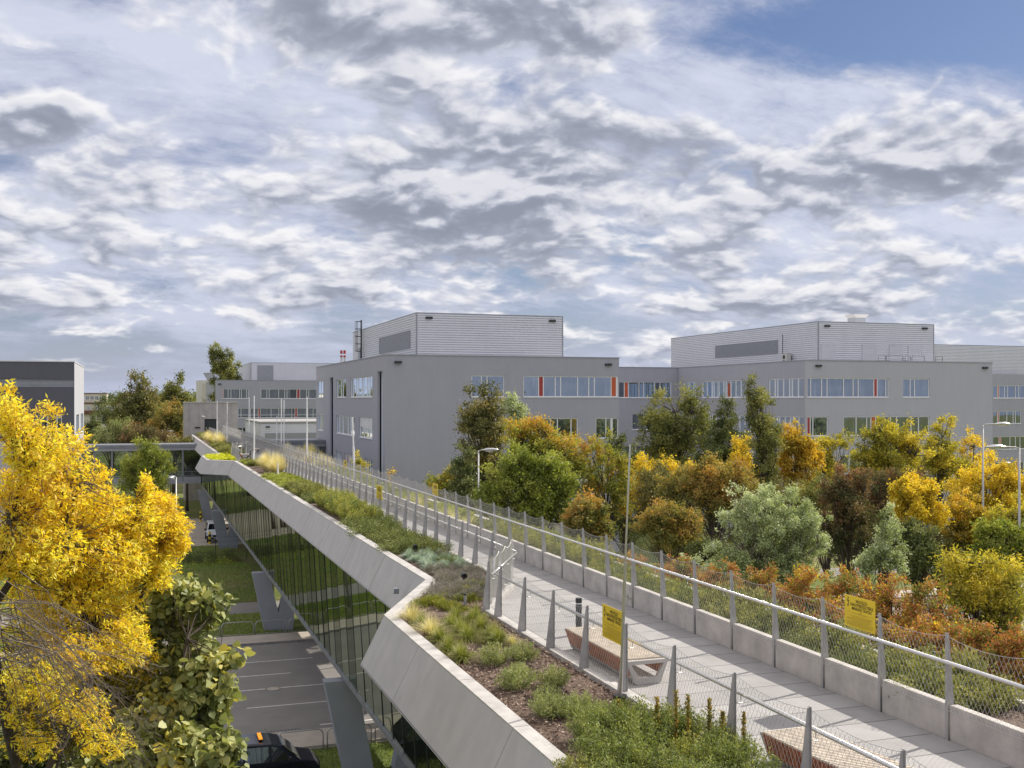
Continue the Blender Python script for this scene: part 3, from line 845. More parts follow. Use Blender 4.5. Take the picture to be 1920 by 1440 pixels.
def frange(a, b, s):
    o = []
    while a <= b + 1e-6: o.append(a); a += s
    return o
# near bay, left side: posts measured from the photograph
fence('mesh_fence', 'near left cable mesh fence with tapered steel posts on the kerb beside the benches', (XW, 8.0), (XW, 26.1),
      [v - 8 for v in (8.5, 10.4, 12.25, 14.15, 16.05, 17.92, 19.72, 21.55, 23.35, 25.1, 26.05)], ZK, CZ - 4.03, -1, ZD + 1.02, .16, group=None)
fence('mesh_fence', 'short fence turning across the bay, net pale in the sun, near the lone bollard', (XW + .05, 26.3), (XN, 29.8),
      [.5, 1.5, 2.5, 3.5], ZK, CZ - 4.0, -1, ZD + .98, .10, sp=.08, light=True)
Lm = 94.8 - 29.9
fence('mesh_fence', 'long straight fence lining the left edge of the narrow walkway', (XN, 29.9), (XN, 94.8), frange(.2, Lm, 1.62), ZK, CZ - 4.05, -1, ZD + 1.0, .1, rail=True)
fence('mesh_fence', 'short fence at the far bay where the walkway widens again', (XW + .02, 105.7), (XN, 108.4), [.1, 1.0, 1.9, 2.8, 3.7], ZK, CZ - 4.0, -1, ZD + .98, .1, rail=True, light=True)
fence('mesh_fence', 'fence along the outer edge of the far bay above the yellow sedum', (XW, 97.6), (XW, 105.4), frange(.1, 7.8, 1.55), ZK, CZ - 4.05, -1, ZD + 1.0, .1)
fence('mesh_fence', 'farthest left fence running from the far bay to the concrete tower door', (XN, 108.6), (XN, Y1), frange(.1, Y1 - 108.6, 1.7), ZK, CZ - 4.05, -1, ZD + 1.0, .1)
fence('mesh_fence', 'full length right-hand fence with posts standing against the low concrete wall', (XRW, Y0 + .12), (XRW, rposts[-1]), [y_ - Y0 - .12 for y_ in rposts], ZD, CZ - 3.70, 1, ZD + 1.27, .12, wz0=ZD + .45)

# =================================================================== BENCHES
def make_bench(label, loc, length, curve=0.0):
    root = thing('bench', label, 'bench', (0, 0, 0), 'slatted benches on the walkway')
    Lh = length / 2; Wt, Wb = .44, .30; Ht = .46
    for s in (-1, 1):
        # concrete end hoop: outer trapezoid with rounded lower corners, inner opening
        def ring(w_t, w_b, zt, zb, rc, n=6):
            pts = []
            pts += [(-w_t, zt), (w_t, zt)]
            for k in range(n + 1):
                a = -math.pi / 2 * (k / n)
                pts.append((w_b - rc + rc * math.cos(a), zb + rc + rc * math.sin(a)))
            for k in range(n + 1):
                a = -math.pi / 2 - math.pi / 2 * (k / n)
                pts.append((-w_b + rc + rc * math.cos(a), zb + rc + rc * math.sin(a)))
            return pts
        o_ = ring(Wt, Wb, Ht, 0.0, .10); i_ = ring(Wt - .10, Wb - .09, Ht - .075, .13, .04)
        hb = MB(); n = len(o_)
        y0, y1 = (s * Lh, s * (Lh - .09))
        for yy in (y0, y1): hb.v += [(x, yy, z) for x, z in o_] + [(x, yy, z) for x, z in i_]
        for k in range(n):
            k2 = (k + 1) % n
            hb.f += [(k, k2, n + k2, n + k), (2 * n + k, 2 * n + k2, 3 * n + k2, 3 * n + k), (k, k2, 2 * n + k2, 2 * n + k), (n + k, n + k2, 3 * n + k2, 3 * n + k)]
        hb.build('end_frame', M['rawconc'], root, bevel=.006)
    base = MB()
    base.hexa([(-.22, -Lh + .1, .02), (.22, -Lh + .1, .02), (.22, Lh - .1, .02), (-.22, Lh - .1, .02), (-.25, -Lh + .1, .09), (.25, -Lh + .1, .09), (.25, Lh - .1, .09), (-.25, Lh - .1, .09)])
    base.build('base', M['rawconc'], root)
    tb = MB(); y = -Lh + .1; sb2 = {-1: MB(), 1: MB()}
    while y < Lh - .12:
        tb.box(-Wt - .01, Wt + .01, y, y + .036, Ht, Ht + .03)
        for s in (-1, 1):
            xa, xb_ = s * (Wt + .012), s * (Wb + .06)
            p = [(xa, Ht), (xb_, .15), (xb_ - s * .028, .15), (xa - s * .028, Ht)]
            sb2[s].prism([(x, y, z) for x, z in p], (0, .030, 0))
        y += .058
    tb.build('seat_slats', M['wood'], root, bevel=.003)
    for s in (-1, 1): sb2[s].build('side_slats', M['woodred'], root)
    cm = MB(); cm.hexa([(-Wb - .02, -Lh + .1, .16), (Wb + .02, -Lh + .1, .16), (Wb + .02, Lh - .1, .16), (-Wb - .02, Lh - .1, .16), (-Wt + .045, -Lh + .1, Ht - .02), (Wt - .045, -Lh + .1, Ht - .02), (Wt - .045, Lh - .1, Ht - .02), (-Wt + .045, Lh - .1, Ht - .02)])
    # the ends stay open: only the two long inner boards
    cm.f = [f for i, f in enumerate(cm.f) if i in (3, 5)]
    cm.build('inner_boards', M['woodred'], root, fix=False)
    if curve:
        for c_ in root.children:
            for v in c_.data.vertices: v.co.x += curve * (v.co.y - Lh) ** 2
    root.location = loc
    return root
b1 = make_bench('red-sided slatted bench behind the yellow warning sign, seen whole through the fence', (9.16, 20.3, ZD), 3.2)
make_bench('curved slatted bench nearest the camera, cut by the bottom edge below the tapered posts', (9.2, 12.55, ZD), 3.2, .035)
dup(b1, (9.3, 101.8, ZD), scale=(1, .7, 1), label='small distant bench in the far bay of the footbridge')
dup(b1, (11.3, 112.5, ZD), scale=(.7, .5, 1), label='distant dark reddish bench just past the far bay')
# bollard light
def lathe(name, prof, mat, parent, n=16, loc=(0, 0, 0)):
    m_ = MB(); m_.tube([(loc[0], loc[1], loc[2] + z) for r_, z in prof], [r_ for r_, z in prof], n)
    return m_.build(name, mat, parent, smooth=False)
def bollard(loc, label):
    r_ = thing('bollard_light', label, 'bollard', loc, 'bollard lights on the walkway')
    m_ = MB(); m_.tube([(loc[0], loc[1], loc[2]), (loc[0], loc[1], loc[2] + .70)], .072, 20); m_.build('post', M['darkmetal'], r_, bevel=.003)
    m_ = MB(); m_.tube([(loc[0], loc[1], loc[2] + .70), (loc[0], loc[1], loc[2] + .73)], .062, 20); m_.build('light_slot', M['lens'], r_)
    m_ = MB(); m_.tube([(loc[0], loc[1], loc[2] + .73), (loc[0], loc[1], loc[2] + .84)], .075, 20); m_.build('cap', M['darkmetal'], r_, bevel=.004)
    return r_
bollard((9.6, 23.2, ZD), 'round dark bollard light standing beyond the near bench')
bollard((9.5, 99.6, ZD), 'farther dark bollard light in the far bay, left of its bench')
bollard((11.0, 100.4, ZD), 'farther dark bollard light in the far bay, right of its bench')
# signs
def textmesh(s, size, mat, parent, origin, xdir, zdir, ext=.001, name='lettering'):
    cu = bpy.data.curves.new(name, 'FONT'); cu.body = s; cu.size = size; cu.align_x = 'CENTER'; cu.align_y = 'CENTER'; cu.extrude = ext; cu.offset = size * .012
    o = bpy.data.objects.new(name, cu); col.objects.link(o)
    bpy.context.view_layer.update()
    dg = bpy.context.evaluated_depsgraph_get()
    me = bpy.data.meshes.new_from_object(o.evaluated_get(dg))
    bpy.data.objects.remove(o)
    off = woff(parent); xd, zd, og = Vector(xdir), Vector(zdir), Vector(origin)
    for v in me.vertices: v.co = og + xd * v.co.x + zd * v.co.y - off + xd.cross(zd) * v.co.z
    me.materials.clear(); me.materials.append(mat)
    o = bpy.data.objects.new(name, me); col.objects.link(o); o.parent = parent
    return o
def sign(X, ya, yb, z0, z1, label, full=True):
    """plate facing -X, reading towards -Y"""
    r_ = thing('warning_sign', label, 'sign', (X, (ya + yb) / 2, z0), 'yellow high voltage warning signs')
    m_ = MB(); m_.box(X - .004, X + .004, yb, ya, z0, z1); m_.build('plate', M['yellow'], r_)
    w, h = ya - yb, z1 - z0
    xs = X - .006
    def U(u, v): return (xs, ya - u * w, z0 + v * h)
    if full:
        for s, u, v, sz in (("VIGYÁZZ!", .56, .85, .080), ("NAGYFESZÜLTSÉG!", .57, .73, .080), ("MARADJ TÁVOL!", .57, .61, .080)):
            textmesh(s, sz * h / .60, M['ink'], r_, U(u, v), (0, -1, 0), (0, 0, 1))
        b_ = MB()
        b_.prism([U(*q) for q in [(.115, .94), (.085, .80), (.135, .81), (.115, .70), (.09, .70), (.115, .62), (.145, .70), (.13, .70), (.16, .84), (.115, .83), (.14, .94)]], (-.001, 0, 0))
        b_.build('lightning_bolt', M['ink'], r_)
        ft = MB(); rr_ = random.Random(int(X * 100))
        b0 = .50
        for k, (a, c) in enumerate([(.46, .58), (.08, .95), (.25, .75), (.0, .0), (.08, .92), (.2, .9), (.25, .93), (.1, .85), (.06, .92), (.07, .9), (.25, .8), (.06, .95), (.06, .95), (.06, .9), (.06, .95), (.06, .9)]):
            v = .50 - k * .029
            if c > a: ft.box(xs, xs + .001, ya - c * w, ya - a * w, z0 + v * h, z0 + (v + .0085) * h)
        ft.build('fine_print', M['ink2'], r_)
    return r_
sign(XW - .03, 18.93, 17.98, CZ - 4.47, CZ - 3.85, 'yellow high-voltage sign on the near left fence, overlapping the bench')
sign(XRW - .02, 16.72, 15.86, CZ - 4.08, CZ - 3.52, 'yellow high-voltage sign rising above the right-hand fence in front of red foliage')
def far_sign(px0, px1, py0, py1, X, label):
    ya, yb = yOnX(px0, X), yOnX(px1, X)
    sign(X, ya, yb, zAt(py1, X, yb), zAt(py0, X, yb), label, full=True)
far_sign(706, 716, 912, 938, XN - .03, 'small far yellow sign on the left walkway fence beside the shrubs')
far_sign(811, 821, 908, 930, XRW - .02, 'far yellow sign on the right fence in front of the plain grey wall')
far_sign(644, 650, 864, 880, XRW - .02, 'tiny far yellow sign on the right fence left of the young tree')
# tall slender masts (lightning rods)
def mast(px, pytop, pybase, label, X=None, lean=0.0, brace=False, base=False, d=None):
    x, y = (X, yOnX(px, X))
    dd = SS * x + CC * y; z0 = ZSOIL; z1 = CZ - (pytop - 750) / F * dd
    r_ = thing('lightning_mast', label, 'mast', (x, y, z0), 'slender masts on the footbridge planters')
    m_ = MB(); zm = z0 + (z1 - z0) * .55; ra, rb = (.030, .018) if y < 40 else (.065, .045)
    m_.tube([(x, y, z0), (x + lean * .5, y, zm)], ra, 8); m_.tube([(x + lean * .5, y, zm), (x + lean, y, z1)], rb, 8); m_.build('rod', M['white'] if y > 40 else M['stainless'], r_)
    if brace:
        for a in (0.3, 2.4, 4.5):
            m_ = MB(); m_.tube([(x + .8 * math.cos(a), y + .8 * math.sin(a), z0), (x, y, z0 + 1.1)], .04, 6); m_.build('brace', M['stainless'], r_)
    if base:
        m_ = MB(); m_.tube([(x, y, z0), (x, y, z0 + .22)], [.13, .12], 12); m_.build('base_block', M['black'], r_)
    return r_
mast(1163, 833, 0, 'nearest tall pale mast rising past the yellow sign into the trees', X=7.95, lean=.19, base=True)
mast(407, 752, 0, 'thin mast in front of the concrete tower door', X=8.9, brace=True)
mast(426, 755, 0, 'thin mast at the right edge of the concrete tower', X=10.0, brace=True)
mast(467, 745, 0, 'short distant mast before the low metal-clad building', X=12.6)
mast(476.5, 742, 0, 'thick braced mast beside the far bench', X=9.3, brace=True)
mast(519, 780, 0, 'faint thin mast in front of the low shed wall', X=14.0)
mast(527.5, 748, 0, 'left mast of a close pair by the pampas grass', X=12.9)
mast(532.5, 750, 0, 'braced right mast of a close pair by the pampas grass', X=13.6, brace=True)
mast(575.5, 744, 0, 'mast in front of the gap beside the grey office corner', X=13.2, brace=True)
mast(665, 782, 0, 'leaning thin mast before the lower windows of the grey office', X=13.2, lean=-.15)
mast(521, 868, 0, 'low thin rod left of the walkway beyond the pampas clump', X=8.9)
# planter spotlights
def spot(x, y, label):
    r_ = thing('garden_spotlight', label, 'light', (x, y, ZSOIL), 'small spotlights in the planters')
    m_ = MB(); m_.tube([(x, y, ZSOIL), (x, y, ZSOIL + .22)], .018, 8); m_.build('stem', M['black'], r_)
    m_ = MB(); m_.tube([(x - .02, y + .10, ZSOIL + .28), (x, y + .03, ZSOIL + .33), (x + .01, y - .07, ZSOIL + .30)], [.035, .075, .09], 12); m_.build('lamp_head', M['black'], r_)
for px, py, lb in ((778, 1034, 'black spotlight beside the blue-grey fescue'), (869, 1090, 'black spotlight among lime conifers by the bend'), (640, 916, 'black spotlight in green creepers of the left planter'),
                   (515, 893, 'black spotlight under the pampas clump'), (590, 915, 'black spotlight half-buried in junipers')):
    x, y = G(px, py, ZSOIL + .15); spot(x, y, lb)
for px, py, lb in ((872, 1144, 'short grey path lamp inside the bend of the near left planter'), (1750, 1262, 'short grey path lamp in the right planter behind the mesh')):
    x, y = G(px, py, ZSOIL)
    r_ = thing('path_lamp', lb, 'light', (x, y, ZSOIL))
    m_ = MB(); m_.tube([(x, y, ZSOIL), (x, y, ZSOIL + .38)], .038, 12); m_.build('post', M['steel'], r_)
    m_ = MB(); m_.tube([(x, y, ZSOIL + .38), (x, y, ZSOIL + .42), (x, y, ZSOIL + .43)], [.045, .045, .02], 12); m_.build('lamp_head', M['darkmetal'], r_)
# wall lamp on the cladding near the bend
r_ = thing('wall_floodlight', 'small square floodlight fixed on the cladding at the bend', 'light', (7.1, 29.7, ZC - .55))
m_ = MB(); c = Vector((6.55, 28.35, ZC - .45))
px_, py_ = 750, 1106
x, y = G(px_, py_, ZC - .5); x -= .12
m_.box(x - .09, x + .07, y - .10, y + .10, ZC - .60, ZC - .44); m_.v = [tuple(Vector(p) ) for p in m_.v]; m_.build('housing', M['greymetal'], r_, bevel=.01)
m_ = MB(); m_.box(x - .094, x - .09, y - .08, y + .08, ZC - .58, ZC - .46); m_.build('lens', M['lens'], r_)

# =================================================================== BUILDINGS
def wallface(mb, axis, c, a0, a1, z0, z1, holes, sgn, depth=.22):
    """plane axis='x' -> X=c spanning Y a0..a1 ; axis='y' -> Y=c spanning X. sgn = outward direction sign. holes (a0,a1,z0,z1)"""
    A = sorted(set([a0, a1] + [h[0] for h in holes] + [h[1] for h in holes])); Z = sorted(set([z0, z1] + [h[2] for h in holes] + [h[3] for h in holes]))
    def pt(a, z, dp=0): return (c - sgn * dp, a, z) if axis == 'x' else (a, c - sgn * dp, z)
    for i in range(len(A) - 1):
        for j in range(len(Z) - 1):
            ca, cz = (A[i] + A[i + 1]) / 2, (Z[j] + Z[j + 1]) / 2
            if any(h[0] < ca < h[1] and h[2] < cz < h[3] for h in holes): continue
            mb.quad(pt(A[i], Z[j]), pt(A[i + 1], Z[j]), pt(A[i + 1], Z[j + 1]), pt(A[i], Z[j + 1]))
    for h in holes:
        for (p, q) in (((h[0], h[2]), (h[1], h[2])), ((h[1], h[2]), (h[1], h[3])), ((h[1], h[3]), (h[0], h[3])), ((h[0], h[3]), (h[0], h[2]))):
            mb.quad(pt(p[0], p[1]), pt(q[0], q[1]), pt(q[0], q[1], depth), pt(p[0], p[1], depth))
def window(parent, axis, c, a0, a1, z0, z1, sgn, pattern=None, depth=.16, rng=None, sill=True, blind=0):
    """recessed window strip: white frame + mullions (one mesh), glass sub-part, coloured panel sub-parts"""
    cin = c - sgn * depth
    fr = MB(); gl = MB()
    def bx(mb, A0, A1, Z0, Z1, d0, d1):
        lo, hi = sorted((cin + sgn * d0, cin + sgn * d1))
        if axis == 'x': mb.box(lo, hi, A0, A1, Z0, Z1)
        else: mb.box(A0, A1, lo, hi, Z0, Z1)
    fw = .095
    bx(fr, a0, a1, z0, z0 + fw, 0, .07); bx(fr, a0, a1, z1 - fw, z1, 0, .07)
    bx(fr, a0, a0 + fw, z0 + fw, z1 - fw, 0, .07); bx(fr, a1 - fw, a1, z0 + fw, z1 - fw, 0, .07)
    if sill: bx(fr, a0 - .03, a1 + .03, z0 - .05, z0 - .001, 0, depth + .06)
    Lw = a1 - a0; cols = []
    if pattern is None:
        rng = rng or random.Random(int(a0 * 13 + z0 * 7)); pos = 0; pattern = []
        while pos < Lw:
            k = rng.choice('WNWWNW'); w = 1.25 if k == 'W' else .55
            if rng.random() < .13: k, w = 'R', .42
            pattern.append((w, k)); pos += w
    tot = sum(w for w, k in pattern); x = a0
    for i, (w, k) in enumerate(pattern):
        w = w * Lw / tot
        if i: bx(fr, x - .045, x + .045, z0 + fw, z1 - fw, .0, .072)
        if k in 'RO': cols.append((x, x + w, k))
        elif k == 'P': cols.append((x, x + w, 'P'))
        x += w
    f_ = fr.build('window', M['white'], parent)
    lo = cin + sgn * .02
    if axis == 'x': gl.quad((lo, a0, z0), (lo, a1, z0), (lo, a1, z1), (lo, a0, z1))
    else: gl.quad((a0, lo, z0), (a1, lo, z0), (a1, lo, z1), (a0, lo, z1))
    gl.build('glazing', M['glass'], f_)
    for (p, q, k) in cols:
        cm = MB(); bx(cm, p + .05, q - .05, z0 + fw, z1 - fw, .022, .06); cm.build('coloured_panel', M['red'] if k == 'R' else M['orange'] if k == 'O' else M['white'], f_)
    if blind:
        cm = MB(); n = int(blind / .06)
        for i in range(n): bx(cm, a0 + .12, a1 - .12, z1 - .08 - .06 * (i + 1) + .008, z1 - .08 - .06 * i, .025, .05)
        cm.build('roller_blind', M['white'], f_)
    return f_
def siding(mb, axis, c, a0, a1, z0, z1, sgn, pitch=.23, dp=.07):
    n = max(1, round((z1 - z0) / pitch)); h = (z1 - z0) / n
    def pt(a, z, d): return (c + sgn * d, a, z) if axis == 'x' else (a, c + sgn * d, z)
    for i in range(n):
        z = z0 + i * h
        prof = [(z, 0), (z + h * .16, dp), (z + h * .80, dp * .75), (z + h, 0)]
        for (za, da), (zb, db) in zip(prof[:-1], prof[1:]): mb.quad(pt(a0, za, da), pt(a1, za, da), pt(a1, zb, db), pt(a0, zb, db))
def louvre(parent, axis, c, a0, a1, z0, z1, sgn, name='louvre', mat='siding_dark', pitch=.13):
    m_ = MB(); siding(m_, axis, c + sgn * .07, a0, a1, z0, z1, sgn, pitch, .05)
    fr = .06
    def bx(A0, A1, Z0, Z1):
        lo, hi = sorted((c + sgn * .02, c + sgn * .13))
        if axis == 'x': m_.box(lo, hi, A0, A1, Z0, Z1)
        else: m_.box(A0, A1, lo, hi, Z0, Z1)
    bx(a0 - fr, a0, z0 - fr, z1 + fr); bx(a1, a1 + fr, z0 - fr, z1 + fr); bx(a0, a1, z0 - fr, z0); bx(a0, a1, z1, z1 + fr)
    return m_.build(name, M[mat], parent)
def penthouse(parent, x0, x1, y0, y1, z0, z1, name='rooftop_plant_room'):
    m_ = MB()
    siding(m_, 'y', y0, x0, x1, z0, z1, -1); siding(m_, 'x', x0, y0, y1, z0, z1, -1)
    siding(m_, 'x', x1, y0, y1, z0, z1, 1, .44); siding(m_, 'y', y1, x0, x1, z0, z1, 1, .44)
    m_.quad((x0, y0, z1), (x1, y0, z1), (x1, y1, z1), (x0, y1, z1))
    p = m_.build(name, M['siding'], parent, fix=False)
    t_ = MB(); e = .07
    t_.box(x0 - e, x1 + e, y0 - e, y0 + .05, z1 - .02, z1 + .07); t_.box(x0 - e, x0 + .05, y0 + .05, y1, z1 - .02, z1 + .07); t_.box(x1 - .05, x1 + e, y0 + .05, y1, z1 - .02, z1 + .07)
    t_.box(x0 - e, x0 + .06, y0 - e, y0 + .06, z0, z1 - .02); t_.box(x1 - .06, x1 + e, y0 - e, y0 + .06, z0, z1 - .02)
    t_.build('edge_trim', M['siding_dark'], p)
    return p
ROWS = [(15.59, 17.68), (11.44, 13.53), (7.29, 9.38), (3.14, 5.23)]
ZR = 19.5
def block(name, label, x0, x1, y0, y1, front, left, zr=ZR, mat='stucco', right=(), rows=ROWS, cat='building', matf=None, z0=0, group=None):
    """front: list of (row, xa, xb, pattern, kw) on Y=y0; left likewise on X=x0; rows index or (z0,z1)"""
    root = thing(name, label, cat, (x0, y0, 0), group)
    def rz(r_): return rows[r_] if isinstance(r_, int) else r_
    m_ = MB()
    hf = [(a, b_, *rz(r_)) for r_, a, b_, *_ in front]; hl = [(a, b_, *rz(r_)) for r_, a, b_, *_ in left]; hr = [(a, b_, *rz(r_)) for r_, a, b_, *_ in right]
    wallface(m_, 'y', y0, x0, x1, z0, zr, hf, -1)
    if matf: m_.build('front_wall', M[matf], root, fix=False); m_ = MB()
    wallface(m_, 'x', x0, y0, y1, z0, zr, hl, -1)
    wallface(m_, 'x', x1, y0, y1, z0, zr, hr, 1); wallface(m_, 'y', y1, x0, x1, z0, zr, [], 1)
    m_.build('wall', M[mat], root, fix=False)
    m_ = MB(); m_.quad((x0 + .2, y0 + .2, zr - .35), (x1 - .2, y0 + .2, zr - .35), (x1 - .2, y1 - .2, zr - .35), (x0 + .2, y1 - .2, zr - .35)); m_.build('roof', M['roofing'], root)
    m_ = MB(); e = .05
    for b_ in ((x0 - e, x1 + e, y0 - e, y0 + .3), (x0 - e, x1 + e, y1 - .3, y1 + e), (x0 - e, x0 + .3, y0 + .3, y1 - .3), (x1 - .3, x1 + e, y0 + .3, y1 - .3)): m_.box(*b_, zr + .002, zr + .10)
    m_.build('parapet_cap', M['siding_dark'], root)
    for (lst, ax, c, s) in ((front, 'y', y0, -1), (left, 'x', x0, -1), (right, 'x', x1, 1)):
        for w in lst:
            a, b_ = w[1], w[2]; zz_ = rz(w[0]); pat = w[3] if len(w) > 3 else None; kw = w[4] if len(w) > 4 else {}
            window(root, ax, c, a, b_, zz_[0], zz_[1], s, pat, **kw)
    return root
def wl(parent, axis, c, a, z, sgn, name='wall_light'):
    m_ = MB()
    if axis == 'y': m_.box(a - .35, a + .35, min(c, c + sgn * .25), max(c, c + sgn * .25) - .003 if sgn < 0 else c + sgn * .25, z, z + .22)
    else: m_.box(min(c, c + sgn * .25), max(c, c + sgn * .25), a - .3, a + .3, z, z + .2)
    m_.build(name, M['darkmetal'], parent, bevel=.03)
# --- office A
XA, YA, XA1, YA1 = 21.9, 100.3, 45.9, 142.0
fx = lambda px: xOnY(px, YA)
P2 = [(107, 'W'), (33, 'R'), (83, 'W'), (38, 'N'), (120, 'W'), (80, 'W'), (40, 'N'), (122, 'W'), (38, 'O'), (14, 'P')]
frontA = [(0, fx(884), fx(946), [(72, 'W'), (42, 'N'), (125, 'W')]), (0, fx(981.5), XA1 - .05, P2),
          (1, fx(884), fx(940)), (1, fx(1004), fx(1084), [(30, 'R'), (60, 'W'), (40, 'N'), (80, 'W'), (40, 'N')]), (1, fx(1117), XA1 - .05, [(66, 'W'), (32, 'N'), (8, 'P'), (38, 'N')]),
          (2, fx(905), fx(960)), (2, fx(1080), fx(1142)), (3, fx(900), fx(1000)), (3, fx(1060), fx(1120))]
ly = lambda px: yOnX(px, XA)
S_ = {'depth': .18}
leftA = [(0, ly(698), ly(657), [(1, 'W'), (.6, 'N'), (1.1, 'W'), (.5, 'N'), (1, 'W'), (.6, 'N'), (1, 'W'), (.6, 'N')]), (0, ly(649), ly(631), [(1, 'W'), (.5, 'N'), (1, 'W')]), (0, ly(606), ly(594.5), [(1, 'W'), (1, 'W')]),
         (1, ly(698), ly(673.5), [(1, 'N'), (1.2, 'W'), (1, 'W')], {'blind': .95}), (1, ly(665), ly(631), [(1, 'W'), (.6, 'N'), (1.1, 'W'), (.8, 'W'), (.5, 'N')]), (1, ly(606), ly(596), [(1, 'W'), (.7, 'N')]),
         (2, ly(698), ly(684)), (2, ly(664), ly(646), None, {'blind': .8}), (2, ly(640), ly(630)), (3, ly(698), ly(676)),
         ((1.2, 18.05), ly(717.5), ly(708), [(1, 'W')], {'sill': False, 'depth': .45}), ((1.2, 18.0), ly(624.5), ly(618.5), [(1, 'W')], {'sill': False, 'depth': .45})]
bA = block('office_building', 'grey office building with tall slit windows and a big ribbed metal plant room', XA, XA1, YA, YA1, frontA, leftA)
pA = penthouse(bA, 25.9, 41.3, 104.2, 137.5, ZR - .35, 23.85)
louvre(pA, 'x', 25.9, yOnX(770, 25.9), yOnX(713, 25.9), 20.55, 22.25, -1)
for px in (804, 1035): wl(bA, 'y', 104.2, xOnY(px, 104.2), 23.3, -1)
for px in (746, 1140): wl(bA, 'y', YA, xOnY(px, YA), 18.75, -1)
m_ = MB(); yl = yOnX(682, 25.9) ; xl_ = 25.9 - .30
for s in (-.27, .27): m_.tube([(xl_, yl + s, ZR - .3), (xl_, yl + s, 25.0)], .05, 6)
z = ZR
while z < 25: m_.tube([(xl_, yl - .27, z), (xl_, yl + .27, z)], .025, 5); z += .33
for z in (21.2, 22.1, 23.0, 23.9, 24.8):
    m_.tube([(xl_, yl - .27, z)] + [(xl_ - .75 * math.sin(math.pi * q / 8), yl - .45 * math.cos(math.pi * q / 8), z) for q in range(9)] + [(xl_, yl + .27, z)], .03, 5)
for q in (2, 4, 6): m_.tube([(xl_ - .75 * math.sin(math.pi * q / 8), yl - .45 * math.cos(math.pi * q / 8), 21.2), (xl_ - .75 * math.sin(math.pi * q / 8), yl - .45 * math.cos(math.pi * q / 8), 24.8)], .025, 5)
m_.build('cage_ladder', M['darkmetal'], bA)
m_ = MB(); yd = yOnX(675, 25.9); m_.box(25.78, 25.86, yd - .6, yd + .6, ZR - .3, ZR + 2.2); m_.build('roof_door', M['siding_dark'], pA)
for k, px in enumerate((640.2, 646.2)):
    x, y = W(px, 150); x = 25.2 + k * .45; y = yOnX(px, x)
    m_ = MB(); zt_ = zAt(657, x, y); m_.tube([(x, y, ZR - .3), (x, y, zt_ - .9)], .15, 10); ch = m_.build('flue', M['stainless'], bA)
    m_ = MB(); m_.tube([(x, y, zt_ - .9), (x, y, zt_ - .65)], .17, 10); m_.tube([(x, y, zt_ - .45), (x, y, zt_)], .17, 10); m_.build('red_flue_cap', M['red'], ch)
# --- connector between A and B
YC = 128.5
XB = 67.3
gx = lambda px: xOnY(px, YC)
block('link_building', 'recessed grey link building between the two large offices', XA1 + .01, XB - .01, YC, YC + 14,
      [(0, gx(1156), gx(1259), [(60, 'W'), (30, 'O'), (80, 'W'), (35, 'N'), (85, 'W'), (40, 'N'), (85, 'W')]), (1, gx(1185), gx(1258), [(1, 'W'), (.6, 'N'), (1.2, 'W')]), (2, gx(1170), gx(1258)), (3, gx(1165), gx(1258))], [])
# --- office B
YB, XB1, YB1 = 99.6, 92.2, 141.0
hx = lambda px: xOnY(px, YB); hy = lambda px: yOnX(px, XB)
frontB = [(0, XB + .25, hx(1667), [(28, 'W'), (75, 'W'), (38, 'N'), (115, 'W'), (68, 'W'), (36, 'N'), (112, 'W'), (24, 'R'), (62, 'W'), (20, 'N')]), (0, hx(1693), hx(1743), [(35, 'W'), (20, 'N'), (66, 'W')]),
          (1, XB + .25, hx(1553), [(16, 'R'), (12, 'N'), (66, 'W')]), (1, hx(1582), hx(1743), [(60, 'W'), (50, 'W'), (20, 'N'), (22, 'O'), (70, 'W'), (30, 'N'), (70, 'W'), (36, 'N'), (52, 'W')]),
          (2, hx(1575), hx(1640), [(50, 'W'), (40, 'W'), (20, 'N'), (70, 'W')]), (2, hx(1690), hx(1745)), (3, hx(1540), hx(1640)), (3, hx(1690), hx(1760))]
leftB = [(0, XB and YB + .25, hy(1441), None), (0, hy(1398), hy(1316), None), (0, hy(1305), hy(1282), None), (1, YB + .25, hy(1446), None), (1, hy(1420), hy(1385), None), (1, hy(1345), hy(1320), None), (2, YB + .3, hy(1450), None), (2, hy(1420), hy(1330)), (3, YB + 2, hy(1450))]
bB = block('office_building', 'grey office building with continuous corner windows and plant room carrying doors and a roof vent', XB, XB1, YB, YB1, frontB, leftB, matf='stucco_light')
pB = penthouse(bB, 72.0, 87.7, 104.0, 139.5, ZR - .35, 24.05)
louvre(pB, 'x', 72.0, yOnX(1459, 72.0), yOnX(1343, 72.0), 20.9, 22.4, -1)
for px0, px1 in ((1540, 1563), (1617, 1641.5), (1667.5, 1691), (1703, 1727)):
    louvre(pB, 'y', 104.0, xOnY(px0, 104), xOnY(px1, 104), ZR - .2, ZR + 2.05, -1, 'louvred_door', 'siding')
for px in (1550, 1733): wl(bB, 'y', 104.0, xOnY(px, 104.0), 23.5, -1)
for px in (1534, 1846): wl(bB, 'y', YB, xOnY(px, YB), 18.85, -1)
x, y = xOnY(1606, 112), 112
m_ = MB(); m_.box(x - .75, x + .75, y - .75, y + .75, 24.1, 25.3); m_.hexa([(x - .75, y - .75, 25.3), (x + .75, y - .75, 25.3), (x + .75, y + .75, 25.3), (x - .75, y + .75, 25.3), (x - 1.05, y - 1.05, 25.7), (x + 1.05, y - 1.05, 25.7), (x + 1.05, y + 1.05, 25.7), (x - 1.05, y + 1.05, 25.7)])
m_.build('roof_vent', M['stainless'], bB)
m_ = MB(); ya = yOnX(1481, 72.0); m_.box(71.2, 71.75, ya - .6, ya + .6, ZR - .2, ZR + 1.2)
ac = m_.build('cooling_unit', M['offwhite'], bB)
m_ = MB()
